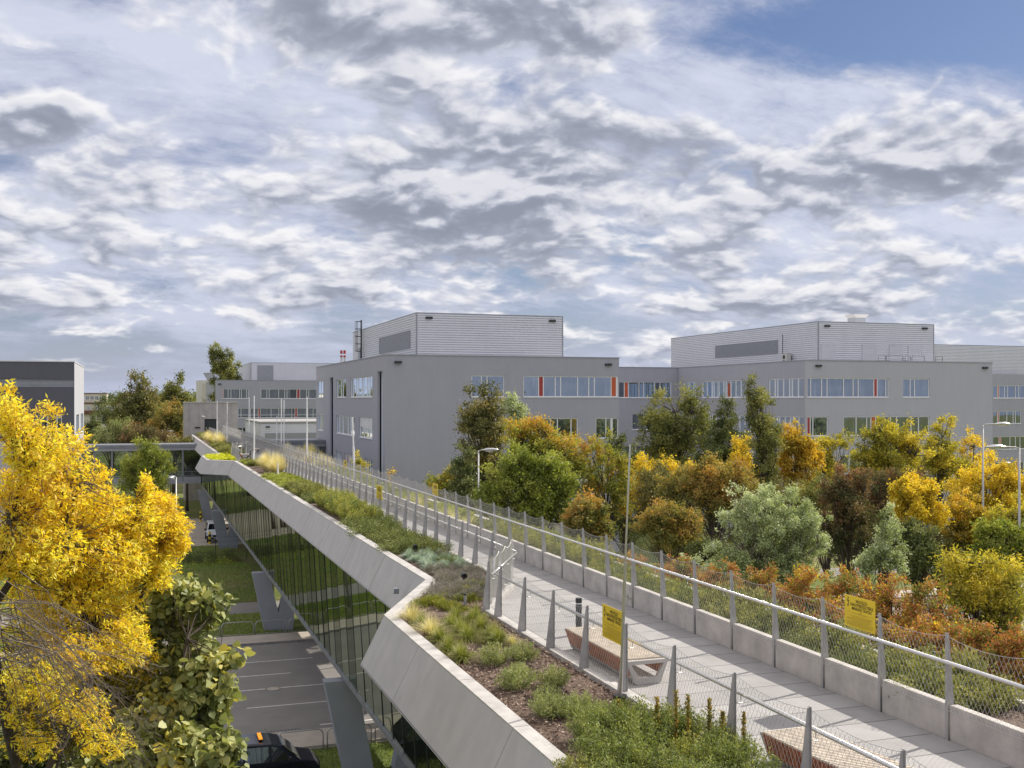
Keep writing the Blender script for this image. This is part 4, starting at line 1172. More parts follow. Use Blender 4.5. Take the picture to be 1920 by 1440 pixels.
for zc in (ZR + .2, ZR + .8): m_.tube([(71.195, ya, zc), (71.17, ya, zc)], .24, 14)
m_.build('fan_grille', M['darkmetal'], ac)
m_ = MB(); yb_ = yOnX(1473, 72); m_.tube([(71.6, yb_, ZR), (71.6, yb_, 23.0)], .05, 6); m_.build('vertical_pipe', M['darkmetal'], bB)
for px0, px1 in ((1647, 1660), (1662, 1693), (1697, 1707), (1710, 1733), (1754, 1767)):
    a, b_ = xOnY(px0, 101), xOnY(px1, 101); m_ = MB()
    m_.tube([(a, 101, ZR), (a, 101, 20.15), (a + .1, 101, 20.3), (b_ - .1, 101, 20.3), (b_, 101, 20.15), (b_, 101, ZR)], .035, 6); m_.tube([(a, 101, 19.95), (b_, 101, 19.95)], .025, 6)
    m_.build('roof_railing', M['greymetal'], bB)
# --- building C to the right
YCc = 141.0
kx = lambda px: xOnY(px, YCc)
bC = block('office_building', 'farther grey office wing cut off by the right edge of the picture', XB1 + .01, 118, YCc, YCc + 25,
      [(0, kx(1862), kx(1925), [(12, 'N'), (4, 'O'), (14, 'W'), (8, 'N'), (20, 'W'), (8, 'N'), (20, 'W')]), (1, kx(1862), kx(1915), [(12, 'N'), (4, 'O'), (20, 'W'), (16, 'W'), (6, 'N'), (14, 'W')]),
       (2, kx(1862), kx(1925), [(14, 'N'), (4, 'O'), (20, 'W'), (12, 'W'), (10, 'N'), (14, 'W')]), (3, kx(1862), kx(1925))], [])
m_ = MB(); m_.box(XB1 + .2, 117, YCc - 1.6, YCc - .01, 5.9, 6.25); m_.build('canopy', M['siding_dark'], bC)
penthouse(bC, 119.5 - .5, 140, 142.0, 178.0, ZR - 1, 24.1)
# --- building D far behind
YD = 240.0; X0D = 16.0
dx_ = lambda px: xOnY(px, YD)
bD = block('office_building', 'distant grey-blue office building with red window panels behind the masts', dx_(407), 62, YD, YD + 40,
      [(0, dx_(416), dx_(466), [(6, 'R'), (20, 'W'), (12, 'N'), (36, 'W'), (8, 'N'), (22, 'W'), (8, 'N')]), (0, dx_(489), dx_(600), [(16, 'W'), (6, 'N'), (25, 'W'), (16, 'W'), (6, 'N'), (26, 'W'), (8, 'R'), (18, 'W'), (6, 'N'), (30, 'W')]),
       (1, dx_(446), dx_(600), [(8, 'N'), (24, 'W'), (20, 'W'), (5, 'R'), (28, 'W'), (20, 'W'), (8, 'N'), (26, 'W'), (8, 'N'), (6, 'R'), (28, 'W'), (14, 'W'), (18, 'W')]), (2, dx_(446), dx_(463), [(1, 'W'), (1, 'W')]), (2, dx_(500), dx_(590)), (3, dx_(446), dx_(520))], [])
pD = penthouse(bD, xOnY(471, 246), 58, 246, 276, ZR - .35, 23.55)
louvre(pD, 'y', 246, xOnY(483, 246), xOnY(512, 246), ZR + .2, 22.9, -1, 'louvre', 'siding_dark', .3)
m_ = MB(); wl(bD, 'y', YD, dx_(412), 18.6, -1, 'security_camera')
# --- low shed H
bH = thing('metal_shed', 'low building clad in horizontal metal ribs between the walkway and the grey office', 'building', (19.8, 190, 0))
m_ = MB()
siding(m_, 'y', 190, 19.8, 50, 0, 11.3, -1, .35, .06); siding(m_, 'x', 19.8, 190, 217, 0, 11.3, -1, .35, .06); m_.build('wall', M['siding'], bH, fix=False)
m_ = MB(); m_.box(19.6, 50.2, 189.8, 217.2, 11.3, 11.6); m_.build('roof', M['roofing'], bH)
m_ = MB(); m_.box(xOnY(497, 189.85), 50, 189.78, 189.9, 3, zAt(812, 22, 190)); m_.build('recessed_panel', M['siding_dark'], bH)
wl(bH, 'y', 189.9, xOnY(502, 190), 10.6, -1)
# --- dark building F on the left
XF = -7.4
fY = lambda px: yOnX(px, XF)
bF = thing('office_building', 'charcoal building with a sunlit side wall at the left edge', 'building', (XF, 144, 0))
m_ = MB(); f0 = xOnY(-80, 144)
zt_ = 19.95
zl1, zl0 = zAt(711, XF, 144), zAt(726, XF, 144)
hF = [(xOnY(70, 144), xOnY(116, 144), zAt(813, XF, 144), zAt(778, XF, 144)), (xOnY(-10, 144), xOnY(42, 144), zAt(813, XF, 144), zAt(778, XF, 144))]
wallface(m_, 'y', 144, f0, XF, zAt(826, XF, 144), zl0, hF, -1); m_.quad((f0, 143.9, zl1), (XF, 143.9, zl1), (XF, 143.9, zt_), (f0, 143.9, zt_)); m_.quad((f0, 143.9, zl1), (XF, 143.9, zl1), (XF, 144.2, zl1), (f0, 144.2, zl1))
m_.build('front_wall', M['stucco_dark'], bF, fix=False)
m_ = MB(); siding(m_, 'y', 144.15, f0, XF - .02, zl0, zl1, -1, .16, .05); m_.build('louvre_band', M['siding_dark'], bF, fix=False)
m_ = MB()
hs = [(fY(143), fY(148), zAt(818, XF, 147), zAt(778, XF, 147)), (fY(151.5), fY(156), zAt(812, XF, 158), zAt(776, XF, 158))]
wallface(m_, 'x', XF, 144, 169, 0, zt_, hs, 1); wallface(m_, 'y', 144.02, f0, XF, 0, zAt(826, XF, 144), [], -1)
wallface(m_, 'y', 169, f0, XF, 0, zt_, [], 1); wallface(m_, 'x', f0, 144, 169, 0, zt_, [], -1)
m_.build('side_wall', M['side'], bF, fix=False)
m_ = MB(); m_.quad((f0, 144, zt_ - .1), (XF, 144, zt_ - .1), (XF, 169, zt_ - .1), (f0, 169, zt_ - .1)); m_.build('roof', M['roofing'], bF)
m_ = MB(); m_.box(f0, XF + .06, 143.8, 144.05, zt_, zt_ + .12); m_.box(XF - .15, XF + .06, 144.05, 169, zt_, zt_ + .12); m_.build('parapet_cap', M['siding'], bF)
for h in hF: window(bF, 'y', 144, *h, -1, [(1, 'W'), (1, 'W'), (.5, 'N')], depth=.2)
for h in hs: window(bF, 'x', XF, *h, 1, [(1, 'W')], depth=.2)
# --- concrete tower E at the bridge end
tE = thing('concrete_tower', 'raw concrete stair tower with a dark doorway where the walkway ends', 'building', (10.5, 172, 0))
m_ = MB(); dz0, dz1 = ZD, zAt(785.5, 10.4, 172); dx0, dx1 = xOnY(383.5, 172), xOnY(408, 172)
wallface(m_, 'y', 172, 6.7, 14.5, 0, 14.85, [(dx0, dx1, dz0, dz1)], -1, .35); wallface(m_, 'x', 6.7, 172, 178, 0, 14.85, [], -1); wallface(m_, 'x', 14.5, 172, 178, 0, 14.85, [], 1); wallface(m_, 'y', 178, 6.7, 14.5, 0, 14.85, [], 1)
m_.quad((6.7, 172, 14.85), (14.5, 172, 14.85), (14.5, 178, 14.85), (6.7, 178, 14.85)); m_.build('wall', M['rawconc'], tE, fix=False)
m_ = MB(); m_.box(6.6, 14.6, 171.9, 178.1, 14.86, 15.0); m_.build('roof_cap', M['coping'], tE)
m_ = MB(); m_.box(dx0, dx1, 172.3, 172.36, dz0, dz1); dr = m_.build('door', M['darkmetal'], tE)
m_ = MB(); m_.box(dx0 + .2, dx0 + .3, 172.22, 172.3, dz0 + 1.0, dz0 + 1.25); m_.build('handle', M['stainless'], dr)
m_ = MB(); m_.tube([(9.4, 171.95, 12.9), (9.4, 171.7, 12.9)], .05, 6); m_.tube([(9.15, 171.6, 12.85), (9.65, 171.55, 12.7)], .12, 8); m_.build('security_camera', M['white'], tE)
m_ = MB(); m_.box(8.2, 8.95, 171.9, 171.98, 11.0, 11.2); m_.build('sign_plate', M['black'], tE)
# --- skybridge G (left)
def skybridge(name, label, x0, x1, y0, y1, zt, zb, cols):
    r_ = thing(name, label, 'walkway', (x0, y0, zb))
    m_ = MB(); m_.box(x0, x1, y0 - .25, y1 + .25, zt - .75, zt - .1); m_.box(x0, x1, y0 - .3, y0 - .25, zt - .8, zt - .5); m_.build('fascia', M['siding_dark'], r_)
    m_ = MB(); siding(m_, 'y', y0 - .32, x0, x1, zt - .5, zt - .05, -1, .22, .04); m_.box(x0, x1, y0 - .3, y1 + .3, zt - .05, zt); m_.build('roof', M['greymetal'], r_, fix=False)
    m_ = MB(); m_.box(x0, x1, y0 - .1, y1 + .1, zb, zb + .85); m_.box(x0, x1, y0 - .16, y0 - .1, zb, zb + .3); m_.build('floor_beam', M['siding_dark'], r_)
    for y in (y0, y1):
        g_ = MB(); g_.quad((x0, y, zb + .85), (x1, y, zb + .85), (x1, y, zt - .75), (x0, y, zt - .75)); g_.build('glazing', M['clear'], r_)
    for x in cols:
        m_ = MB(); m_.box(x - .12, x + .12, y0 - .14, y0 - .02, zb + .3, zt - .75); m_.build('column', M['greymetal'], r_)
    m_ = MB(); m_.box(x0, x1, y0 - .06, y0 - .01, zb + 1.5, zb + 1.56); m_.build('handrail', M['greymetal'], r_)
    return r_
skybridge('glazed_skybridge', 'glazed skybridge joining the charcoal building to the footbridge', XF + .02, 7.7, 146.5, 150.0, zAt(832.5, 0, 148) , zAt(907, 0, 148), [xOnY(p, 146.5) for p in (144, 177, 210, 243, 276, 309, 342.5)])
skybridge('glazed_skybridge', 'low glazed link with flat roof between the footbridge and the grey office', 14.9, XA - .02, 134.5, 139.5, zAt(824, 18, 137), 4.4, [xOnY(p, 134.5) for p in (540, 556, 571, 583, 598)])
# --- distant pale buildings
bW = thing('distant_building', 'windowless off-white building beside the tall bent poplar', 'building', (W(372, 330)[0], W(372, 330)[1], 0))
x, y = W(372, 330); m_ = MB(); zt_ = CZ + 37 / F * 330; m_.box(x, x + 14, y, y + 14, 0, zt_); m_.build('wall', M['offwhite'], bW)
m_ = MB(); m_.box(x + 1.5, x + 1.9, y - .4, y, 0, zt_ - 1); m_.box(x + 3.6, x + 6, y - .3, y, 5, zt_ - 1); m_.build('wall_ribs', M['cream'], bW)
m_ = MB(); m_.hexa([(x + 2.8, y + 2, zt_), (x + 5, y + 2, zt_), (x + 5, y + 4, zt_), (x + 2.8, y + 4, zt_), (x + 1.6, y + 2, zt_ + 2.3), (x + 5, y + 2, zt_ + 2.5), (x + 5, y + 4, zt_ + 2.5), (x + 1.6, y + 4, zt_ + 2.3)]); m_.build('roof_hopper', M['siding_dark'], bW)
dH = 300
x, y = W(150, dH); xe = xOnY(238, y); zt_ = lambda py: CZ - (py - 750) / F * dH
bY = thing('distant_building', 'cream low-rise building with flat roofs beyond the skybridge', 'building', (x, y, 0))
m_ = MB(); m_.box(x, xe, y, y + 12, 0, zt_(755)); m_.build('lower_wall', M['cream'], bY)
x2 = xOnY(200, y)
m_ = MB(); m_.box(x - 3, x2, y + 2, y + 12, zt_(755), zt_(738)); m_.build('upper_wall', M['cream'], bY)
m_ = MB(); m_.box(x - 3, x2 + .2, y + 1.8, y + 12, zt_(738), zt_(736.5)); m_.box(x, xe + .2, y - .2, y, zt_(757), zt_(754.5)); m_.build('roof_edge', M['rust'], bY)
m_ = MB(); m_.box(x, xe, y - .5, y - .01, zt_(777), zt_(770)); m_.build('canopy', M['rust'], bY)
k = 0
a = x - 2.5
while a < x2 - 1.2:
    window(bY, 'y', y + 1.98, a, a + 1.05, zt_(750), zt_(742), -1, [(1, 'W'), (1, 'W')], depth=0.0, sill=False); a += 1.25
for pxa, pxb in ((163, 169), (179, 191), (200, 215)): window(bY, 'y', y - .02, xOnY(pxa, y), xOnY(pxb, y), zt_(769), zt_(761.5), -1, [(1, 'W'), (1, 'W'), (1, 'W')], depth=0.0, sill=False)

# =================================================================== STREET THINGS
def guard(x0, x1, y, label, group):
    r_ = thing('guard_rail', label, 'railing', (x0, y, 0), group)
    m_ = MB(); rr = .25; h = .92
    pts = [(x0, y, -.1), (x0, y, h - rr)] + [(x0 + rr - rr * math.cos(a), y, h - rr + rr * math.sin(a)) for a in [math.pi / 2 * q / 5 for q in range(1, 6)]] + \
          [(x1 - rr + rr * math.sin(a), y, h - rr + rr * math.cos(a)) for a in [math.pi / 2 * q / 5 for q in range(0, 6)]] + [(x1, y, -.1)]
    m_.tube(pts, .028, 8); m_.build('hoop', M['steel'], r_, smooth=True)
    m_ = MB(); m_.tube([(x0, y, .10), (x1, y, .10)], .02, 6); m_.build('bottom_bar', M['steel'], r_)
gl_ = ['leftmost', 'second from left', 'third from left', 'fourth from left', 'fifth from left', 'rightmost']
x = -1.3
for k in range(6):
    guard(x, x + 2.0, 72.3, 'steel pedestrian guard rail on the far pavement, %s' % gl_[k], 'guard rails on the far pavement'); x += 2.13
x = 1.45
for k in range(5):
    guard(x, x + 1.95, 47.7, 'steel pedestrian guard rail on the near pavement, %s' % ['leftmost', 'second from left', 'third from left', 'fourth from left', 'rightmost'][k], 'guard rails on the near pavement'); x += 2.13
def lamp(name, x, y, h, arm, label, ang=0.0, hs=1.0):
    r_ = thing('street_lamp', label, 'street lamp', (x, y, 0))
    m_ = MB(); m_.tube([(x, y, 0), (x, y, h * .55), (x, y, h)], [.085, .062, .042], 10); m_.build('pole', M['steel'], r_, smooth=True)
    ca, sa = math.cos(ang), math.sin(ang)
    m_ = MB(); m_.tube([(x, y, h - .05), (x + ca * .15, y + sa * .15, h + .03), (x + ca * arm, y + sa * arm, h + .06)], .035, 8); m_.build('arm', M['steel'], r_)
    m_ = MB(); hx_ = x + ca * arm; hy_ = y + sa * arm
    pts = [(hx_ + ca * q * hs, hy_ + sa * q * hs, h + .05 + (.04 if 0 < q < .8 else 0)) for q in (-.15, 0, .25, .55, .8, .95)]
    m_.tube(pts, [.05, .10, .17, .18, .12, .04], 12); 
    m_.v = [(vx, vy, h + .06 + (vz - h - .06) * .55) for vx, vy, vz in m_.v]
    hd = m_.build('lamp_head', M['stainless'], r_, smooth=True)
    m_ = MB(); m_.tube([(hx_ + ca * q * hs, hy_ + sa * q * hs, h + .0) for q in (.1, .35, .6)], [.06, .12, .06], 10); m_.v = [(vx, vy, h - .03 + (vz - h) * .4) for vx, vy, vz in m_.v]; m_.build('lens', M['lens'], hd)
x, y = W(330, 72); lamp('l', x, y, CZ - 145 / F * 72, .35, 'street lamp seen end-on above the yellow tree', ang=-1.9)
x, y = W(897, 68); lamp('l', x, y, CZ - 95 / F * 68, .35, 'street lamp rising behind the right fence, single short arm', ang=-.1, hs=1.0)
x, y = W(1843, 60); lamp('l', x, y, CZ - 47 / F * 60, .75, 'tall street lamp at the right with its head pointing right', ang=-.2, hs=.95)
x, y = W(1911, 50); lamp('l', x, y, CZ - 90 / F * 50, .75, 'street lamp at the right edge with its head pointing left', ang=math.pi - .2, hs=.95)
x, y = W(1875, 120); lamp('l', x, y, CZ - 119 / F * 120, .35, 'small distant street lamp between the two right lamps', ang=-.2)
for px, py, lb in ((311, 809, 'left'), (315, 817, 'middle'), (320, 823, 'right')):
    x, y = W(px, 165); lamp('l', x, y, CZ - (py - 750) / F * 165, .3, 'small distant lamp near the concrete tower, %s of three' % lb, ang=-.2)
# camera housing on a post beside the leafy tree
x, y = W(388, 38); z = CZ - (1215 - 750) / F * 38
r_ = thing('traffic_camera', 'grey camera housing on a post beside the broad-leaved tree', 'camera', (x, y, 0))
m_ = MB(); m_.tube([(x, y, 0), (x, y, z - .1)], .05, 8); m_.build('post', M['steel'], r_)
m_ = MB(); m_.box(x - .22, x + .22, y - .14, y + .14, z - .12, z + .08); m_.build('housing', M['greymetal'], r_, bevel=.02)
m_ = MB(); m_.box(x - .26, x + .30, y - .17, y + .17, z + .082, z + .10); m_.build('hood', M['siding'], r_)
# manhole
x, y = G(512, 1292)
r_ = thing('manhole_cover', 'round manhole cover in the road on the lane line', 'manhole', (x, y, .02))
m_ = MB(); m_.tube([(x, y, .0), (x, y, .022)], .42, 28); m_.build('rim', M['kerb'], r_)
m_ = MB(); m_.tube([(x, y, .01), (x, y, .028)], .33, 28); m_.build('lid', M['pavement'], r_)
x, y = G(536, 1371.5); m_ = MB()
for k in range(9): m_.box(x - .7 + k * .16, x - .62 + k * .16, y - .2, y + .2, .013, .03)
tag(m_.build('drain_grate', M['black'], bevel=0), 'dark slotted drain grate at the near road edge', 'drain')
# bollards yellow/black
def ybollard(px, py, label):
    x, y = G(px, py); r_ = thing('striped_bollard', label, 'bollard', (x, y, 0), 'yellow and black bollards')
    for k in range(5):
        m_ = MB(); m_.tube([(x, y, k * .26), (x, y, (k + 1) * .26)], .13, 10); m_.build('band', M['yellow' if k % 2 == 0 else 'black'], r_)
ybollard(393, 1020, 'yellow and black bollard at the corner of the white van')
ybollard(435, 1016, 'yellow and black bollard seen in the fork of the concrete pier')
ybollard(376, 978, 'farthest yellow and black bollard on the lawn edge')
# wire fence posts in the hedge
r_ = thing('wire_fence', 'thin dark wire fence on the lawn in front of the car park', 'fence', (0, 112, 0))
for k in range(12):
    m_ = MB(); xx = -22 + k * 2.9; m_.tube([(xx, 107.3, 0), (xx, 107.3, 2.3)], .035, 6); m_.build('post', M['darkmetal'], r_)
m_ = MB()
for z in (.3, .8, 1.3, 1.8, 2.2): m_.tube([(-22, 107.3, z), (10, 107.3, z)], .008, 4)
m_.build('wires', M['darkmetal'], r_)

# ---------------------------------------------------------------- vans
def van(label, paint, loc, rotz, s=1.0, bar=False, name='van'):
    """compact van, front towards +Y in local space"""
    r_ = thing(name, label, 'van', (0, 0, 0))
    prof = [(-2.15, .35), (-2.2, .75), (-2.18, 1.15), (-2.05, 1.62), (-1.85, 1.80), (-.8, 1.86), (.35, 1.83), (.75, 1.72), (1.35, 1.20), (1.48, 1.10), (2.05, .98), (2.25, .82), (2.28, .55), (2.22, .35)]
    def hw(z): return .90 if z < 1.05 else .90 - .17 * ((z - 1.05) / .8) ** 1.1
    def hwp(y, z):
        w = hw(z)
        if y > 1.6: w -= .16 * ((y - 1.6) / .68) ** 2
        if y < -1.9: w -= .05
        return w
    me = MB()
    n = len(prof)
    L_ = [(-hwp(y, z), y, z) for y, z in prof]; R_ = [(hwp(y, z), y, z) for y, z in prof]
    me.v = L_ + R_; me.f = [(i, (i + 1) % n, (i + 1) % n + n, i + n) for i in range(n)]
    # side faces split in strips: lower body and cabin
    lo = [0, 1, 2, 8, 9, 10, 11, 12, 13]; up = [2, 3, 4, 5, 6, 7, 8]
    me.f += [tuple(lo), tuple(up), tuple(i + n for i in lo[::-1]), tuple(i + n for i in up[::-1])]
    body = me.build('body', M[paint], r_, bevel=.05)
    def sidepoly(pts, nm, mat):
        for sg in (-1, 1):
            m_ = MB(); m_.add([(sg * (hw(z) + .004), y, z) for y, z in pts], [tuple(range(len(pts)))]); m_.prism([(sg * (hw(z) - .01), y, z) for y, z in pts], (sg * .02, 0, 0)); m_.build(nm, M[mat], body)
    sidepoly([(.35, 1.14), (1.15, 1.14), (.72, 1.62), (.35, 1.70)], 'side_window', 'carglass')
    sidepoly([(-.65, 1.14), (.25, 1.14), (.25, 1.70), (-.65, 1.72)], 'side_window', 'carglass')
    sidepoly([(-1.9, 1.16), (-.75, 1.14), (-.75, 1.71), (-1.75, 1.66)], 'side_window', 'carglass')
    # windscreen
    m_ = MB(); a, b_ = (.80, 1.68), (1.33, 1.235); dn = Vector((0, b_[0] - a[0], b_[1] - a[1])).normalized(); nr = Vector((0, -dn.z, dn.y)) * .012
    m_.prism([Vector((-.66, a[0], a[1])), Vector((.66, a[0], a[1])), Vector((.80, b_[0], b_[1])), Vector((-.80, b_[0], b_[1]))], nr + Vector((0, .02, .02))); m_.build('windscreen', M['carglass'], body)
    m_ = MB(); m_.box(-.62, .62, -2.2, -2.165, 1.15, 1.5); m_.build('rear_window', M['carglass'], body)
    m_ = MB(); m_.box(-.42, .42, 2.2, 2.30, .62, .80); m_.box(-.55, .55, 2.2, 2.29, .40, .54); m_.build('grille', M['black'], body)
    for sg in (-1, 1):
        m_ = MB(); m_.hexa([(sg * .46, 2.20, .68), (sg * .74, 2.12, .70), (sg * .76, 1.98, .74), (sg * .50, 2.0, .72), (sg * .48, 2.20, .84), (sg * .74, 2.12, .90), (sg * .78, 1.90, .97), (sg * .50, 2.02, .92)]); m_.build('headlight', M['lens'], body)
        m_ = MB(); m_.box(sg * .70 - .06, sg * .70 + .06, -2.21, -2.14, .8, 1.2); m_.build('tail_light', M['red'], body)
        m_ = MB(); m_.box(min(sg * .92, sg * 1.12), max(sg * .92, sg * 1.12), 1.0, 1.10, 1.12, 1.32); m_.build('wing_mirror', M['black'], body, bevel=.03)
        for yy in (1.42, -1.4):
            w_ = MB(); w_.tube([(sg * .74, yy, .32), (sg * .92, yy, .32)], .32, 24); wh = w_.build('wheel', M['tyre'], r_, bevel=.02)
            w_ = MB(); w_.tube([(sg * .90, yy, .32), (sg * .935, yy, .32)], .19, 16); w_.build('rim', M['steel'], wh)
    m_ = MB(); m_.box(-.26, .26, 2.285, 2.30, .42, .53); m_.build('number_plate', M['white'], body)
    if bar:
        m_ = MB(); m_.box(-.42, .42, -.10, .06, 1.865, 1.90); lb_ = m_.build('light_bar', M['black'], r_)
        for k in range(6):
            m_ = MB(); m_.box(-.40 + k * .14, -.31 + k * .14, -.09, .05, 1.902, 1.95); m_.build('amber_lamp', M['amber'], lb_)
        m_ = MB(); m_.tube([(.1, .5, 1.83), (.1, .15, 2.25)], .006, 4); m_.build('aerial', M['black'], r_)
    r_.location = loc; r_.rotation_euler = (0, 0, rotz); r_.scale = (s, s, s)
    return r_
van('white van parked facing the camera beyond the lawn, half hidden by the pier', 'vanwhite', (8.0, 122.5, .02), math.pi, 1.12)
van('black van with an amber light bar at the bottom edge under the footbridge', 'vanblack', (4.6, 44.2, 0), -math.pi / 2, 1.0, bar=True)

# =================================================================== TREES
def T(name, label, d, blobs, pal, n, leaf, seed, cat='tree', base=None, **kw):
    bl = pxblobs(d, blobs, kw.pop('depth', .9))
    rs_ = random.Random(seed * 7 + 1); sat = kw.pop('sat', 2)
    for (x, y, z, a, b_, c) in list(bl):
        for _ in range(sat):
            th, ph = rs_.uniform(0, 6.28), rs_.uniform(-.5, 1.1); q = rs_.uniform(.28, .5)
            bl.append((x + math.cos(th) * math.cos(ph) * a * .92, y + math.sin(th) * math.cos(ph) * b_ * .92, z + math.sin(ph) * c * .92, a * q, b_ * q, c * q * 1.15))
    n = int(n * 1.0); leaf = leaf * .98; kw['ncl'] = int(kw.get('ncl', 34 + 16 * len(blobs)) * 1.5)
    if base is None:
        m0 = np.array(bl); w = m0[:, 3] ** 2; x = (m0[:, 0] * w).sum() / w.sum(); y = (m0[:, 1] * w).sum() / w.sum()
    else: x, y = W(base, d)
    return make_tree(name, label, cat, (x, y, 0), bl, pal, n, leaf, seed=seed, **kw)
# --- right-hand grove (photo pixel blobs at measured distances)
T('tree', 'dark narrow olive tree rising against the blank grey office wall', 76, [(905, 790, 42, 62), (902, 870, 46, 60), (872, 775, 16, 26), (928, 745, 16, 26), (885, 915, 30, 30)], 'brownolive', 24000, .17, 11, trunk_r=.2, clump=.26, droop=.3, ncl=150)
T('tree', 'small pale wind-bent treetop just right of the dark narrow tree', 86, [(958, 757, 15, 18), (972, 775, 18, 18), (975, 800, 15, 22)], 'pale', 5000, .18, 12, trunk_r=.1, wind=-.4)
T('tree', 'broad tree with orange-tipped crown before the second-floor windows', 74, [(1000, 835, 52, 50), (1055, 855, 48, 48), (980, 810, 32, 30), (1090, 880, 24, 34), (1030, 900, 55, 45)], 'orangegreen', 26000, .17, 13, trunk_r=.22, clump=.27, ncl=150, top_tone=.35)
T('tree', 'bright yellow-green tree beside the street lamp behind the right fence', 56, [(975, 885, 42, 55), (1015, 905, 50, 52), (945, 925, 45, 42), (1050, 900, 36, 46), (1000, 955, 60, 38), (940, 965, 40, 30), (1060, 960, 30, 35)], 'green', 42000, .14, 14, trunk_r=.2, clump=.24, ncl=220)
T('tree', 'small green-orange tree low against the grey wall left of the lamp', 80, [(830, 915, 32, 24), (865, 900, 26, 30), (875, 940, 26, 24)], 'orangegreen', 9000, .16, 15, trunk_r=.12)
T('tree', 'slim dark green tree half hidden behind the street lamp', 70, [(872, 890, 26, 55), (880, 935, 30, 34)], 'dark', 9000, .16, 16, trunk_r=.12, clump=.25)
T('tree', 'orange-brown dome of foliage beside the yellow-green tree above the fence', 47, [(1103, 965, 40, 36), (1085, 990, 32, 30), (1125, 990, 26, 34)], 'rust', 15000, .12, 17, trunk_r=.12, clump=.25, top_tone=.4)
T('tree', 'open brownish tree with windows showing through, right of the orange-tipped tree', 75, [(1125, 850, 34, 34), (1145, 900, 40, 44), (1110, 915, 34, 40), (1160, 945, 28, 30)], 'orangegreen', 13000, .15, 18, trunk_r=.16, clump=.24, ncl=90)
T('tree', 'small dark green treetop under the corner window of the central office', 82, [(1155, 838, 20, 26), (1178, 860, 26, 28), (1185, 905, 28, 40)], 'dark', 9000, .16, 19, trunk_r=.12)
T('tree', 'two-topped tall olive tree in front of the recessed link building', 88, [(1235, 775, 30, 44), (1298, 755, 32, 46), (1265, 815, 62, 46), (1240, 860, 45, 34), (1310, 830, 34, 46), (1290, 880, 40, 30)], 'olive', 30000, .18, 20, trunk_r=.25, clump=.24, ncl=190, wind=-.2)
T('tree', 'conical dark grey-green tree between the two-topped tree and the twisted column tree', 84, [(1362, 775, 18, 36), (1360, 815, 36, 38), (1362, 860, 44, 36)], 'dark', 17000, .16, 21, trunk_r=.18, clump=.25, droop=-.4)
T('columnar_tree', 'tall narrow twisted columnar tree before the left face of the right office', 72, [(1412, 715, 13, 22), (1420, 745, 22, 32), (1424, 790, 26, 40), (1437, 840, 30, 48), (1440, 885, 30, 36)], 'olive', 19000, .14, 22, trunk_r=.18, clump=.3, ncl=110)
T('tree', 'golden yellow tree peeping out behind the mast in the middle of the grove', 78, [(1205, 880, 26, 24), (1245, 875, 26, 20), (1195, 925, 22, 40), (1280, 895, 34, 22)], 'yellowdeep', 10000, .15, 23, trunk_r=.12, clump=.22)
T('tree', 'dark green tree in shade below the golden yellow tree', 70, [(1235, 920, 44, 40), (1205, 960, 30, 35), (1275, 945, 44, 38)], 'brownolive', 15000, .15, 24, trunk_r=.14)
T('tree', 'yellow tree filling the gap left of the columnar tree', 80, [(1392, 848, 20, 26), (1378, 885, 28, 26), (1410, 890, 24, 24)], 'yellowdeep', 8000, .15, 25, trunk_r=.12, clump=.24)
T('maple_tree', 'orange maple in front of the corner windows of the right office', 74, [(1485, 815, 28, 30), (1500, 840, 34, 30), (1480, 870, 30, 32), (1515, 870, 28, 30), (1495, 905, 36, 24)], 'orange', 20000, .15, 26, trunk_r=.15, clump=.24, ncl=110)
T('tree', 'light yellow-green spreading tree right of the orange maple', 78, [(1545, 845, 30, 28), (1575, 830, 28, 20), (1550, 885, 38, 28)], 'yellowgreen', 10000, .14, 27, trunk_r=.14, clump=.22, wind=.3)
T('tree', 'large round olive-gold tree before the blank end of the right office', 70, [(1665, 815, 40, 36), (1640, 850, 38, 34), (1700, 835, 36, 38), (1665, 875, 60, 36), (1625, 880, 26, 24)], 'yellowgreen', 30000, .14, 28, trunk_r=.24, clump=.22, ncl=190, cf=.4)
T('tree', 'upright yellow-green tree with thin top beside the round olive-gold tree', 74, [(1765, 800, 26, 26), (1760, 840, 36, 34), (1745, 880, 36, 34), (1790, 870, 30, 32)], 'yellowgreen', 14000, .14, 29, trunk_r=.15, clump=.2, top_tone=.2)
T('tree', 'sparse pale orange tree thinning out before the right building corner', 78, [(1815, 835, 28, 26), (1840, 860, 26, 20), (1810, 885, 36, 26)], 'yellowdeep', 7500, .13, 30, trunk_r=.14, clump=.2, wind=.2)
T('tree', 'bright yellow tree behind the two lamps at the right edge', 64, [(1825, 915, 40, 34), (1880, 905, 40, 38), (1915, 925, 34, 40), (1850, 950, 50, 34), (1795, 935, 24, 30)], 'yellowdeep', 30000, .13, 31, trunk_r=.2, clump=.24, ncl=150)
T('tree', 'rust-coloured rounded tree behind the silvery poplar', 60, [(1345, 895, 52, 32), (1300, 905, 46, 30), (1390, 905, 42, 32), (1340, 940, 60, 36), (1255, 925, 30, 26)], 'rust', 30000, .13, 32, trunk_r=.18, clump=.24, ncl=170, top_tone=.3)
T('tree', 'orange-brown low spreading tree above a patch of lawn left of the silvery poplar', 52, [(1245, 965, 44, 28), (1215, 985, 34, 24), (1285, 985, 40, 28), (1255, 1005, 50, 22)], 'rust', 17000, .11, 33, trunk_r=.10, clump=.24, top_tone=.35)
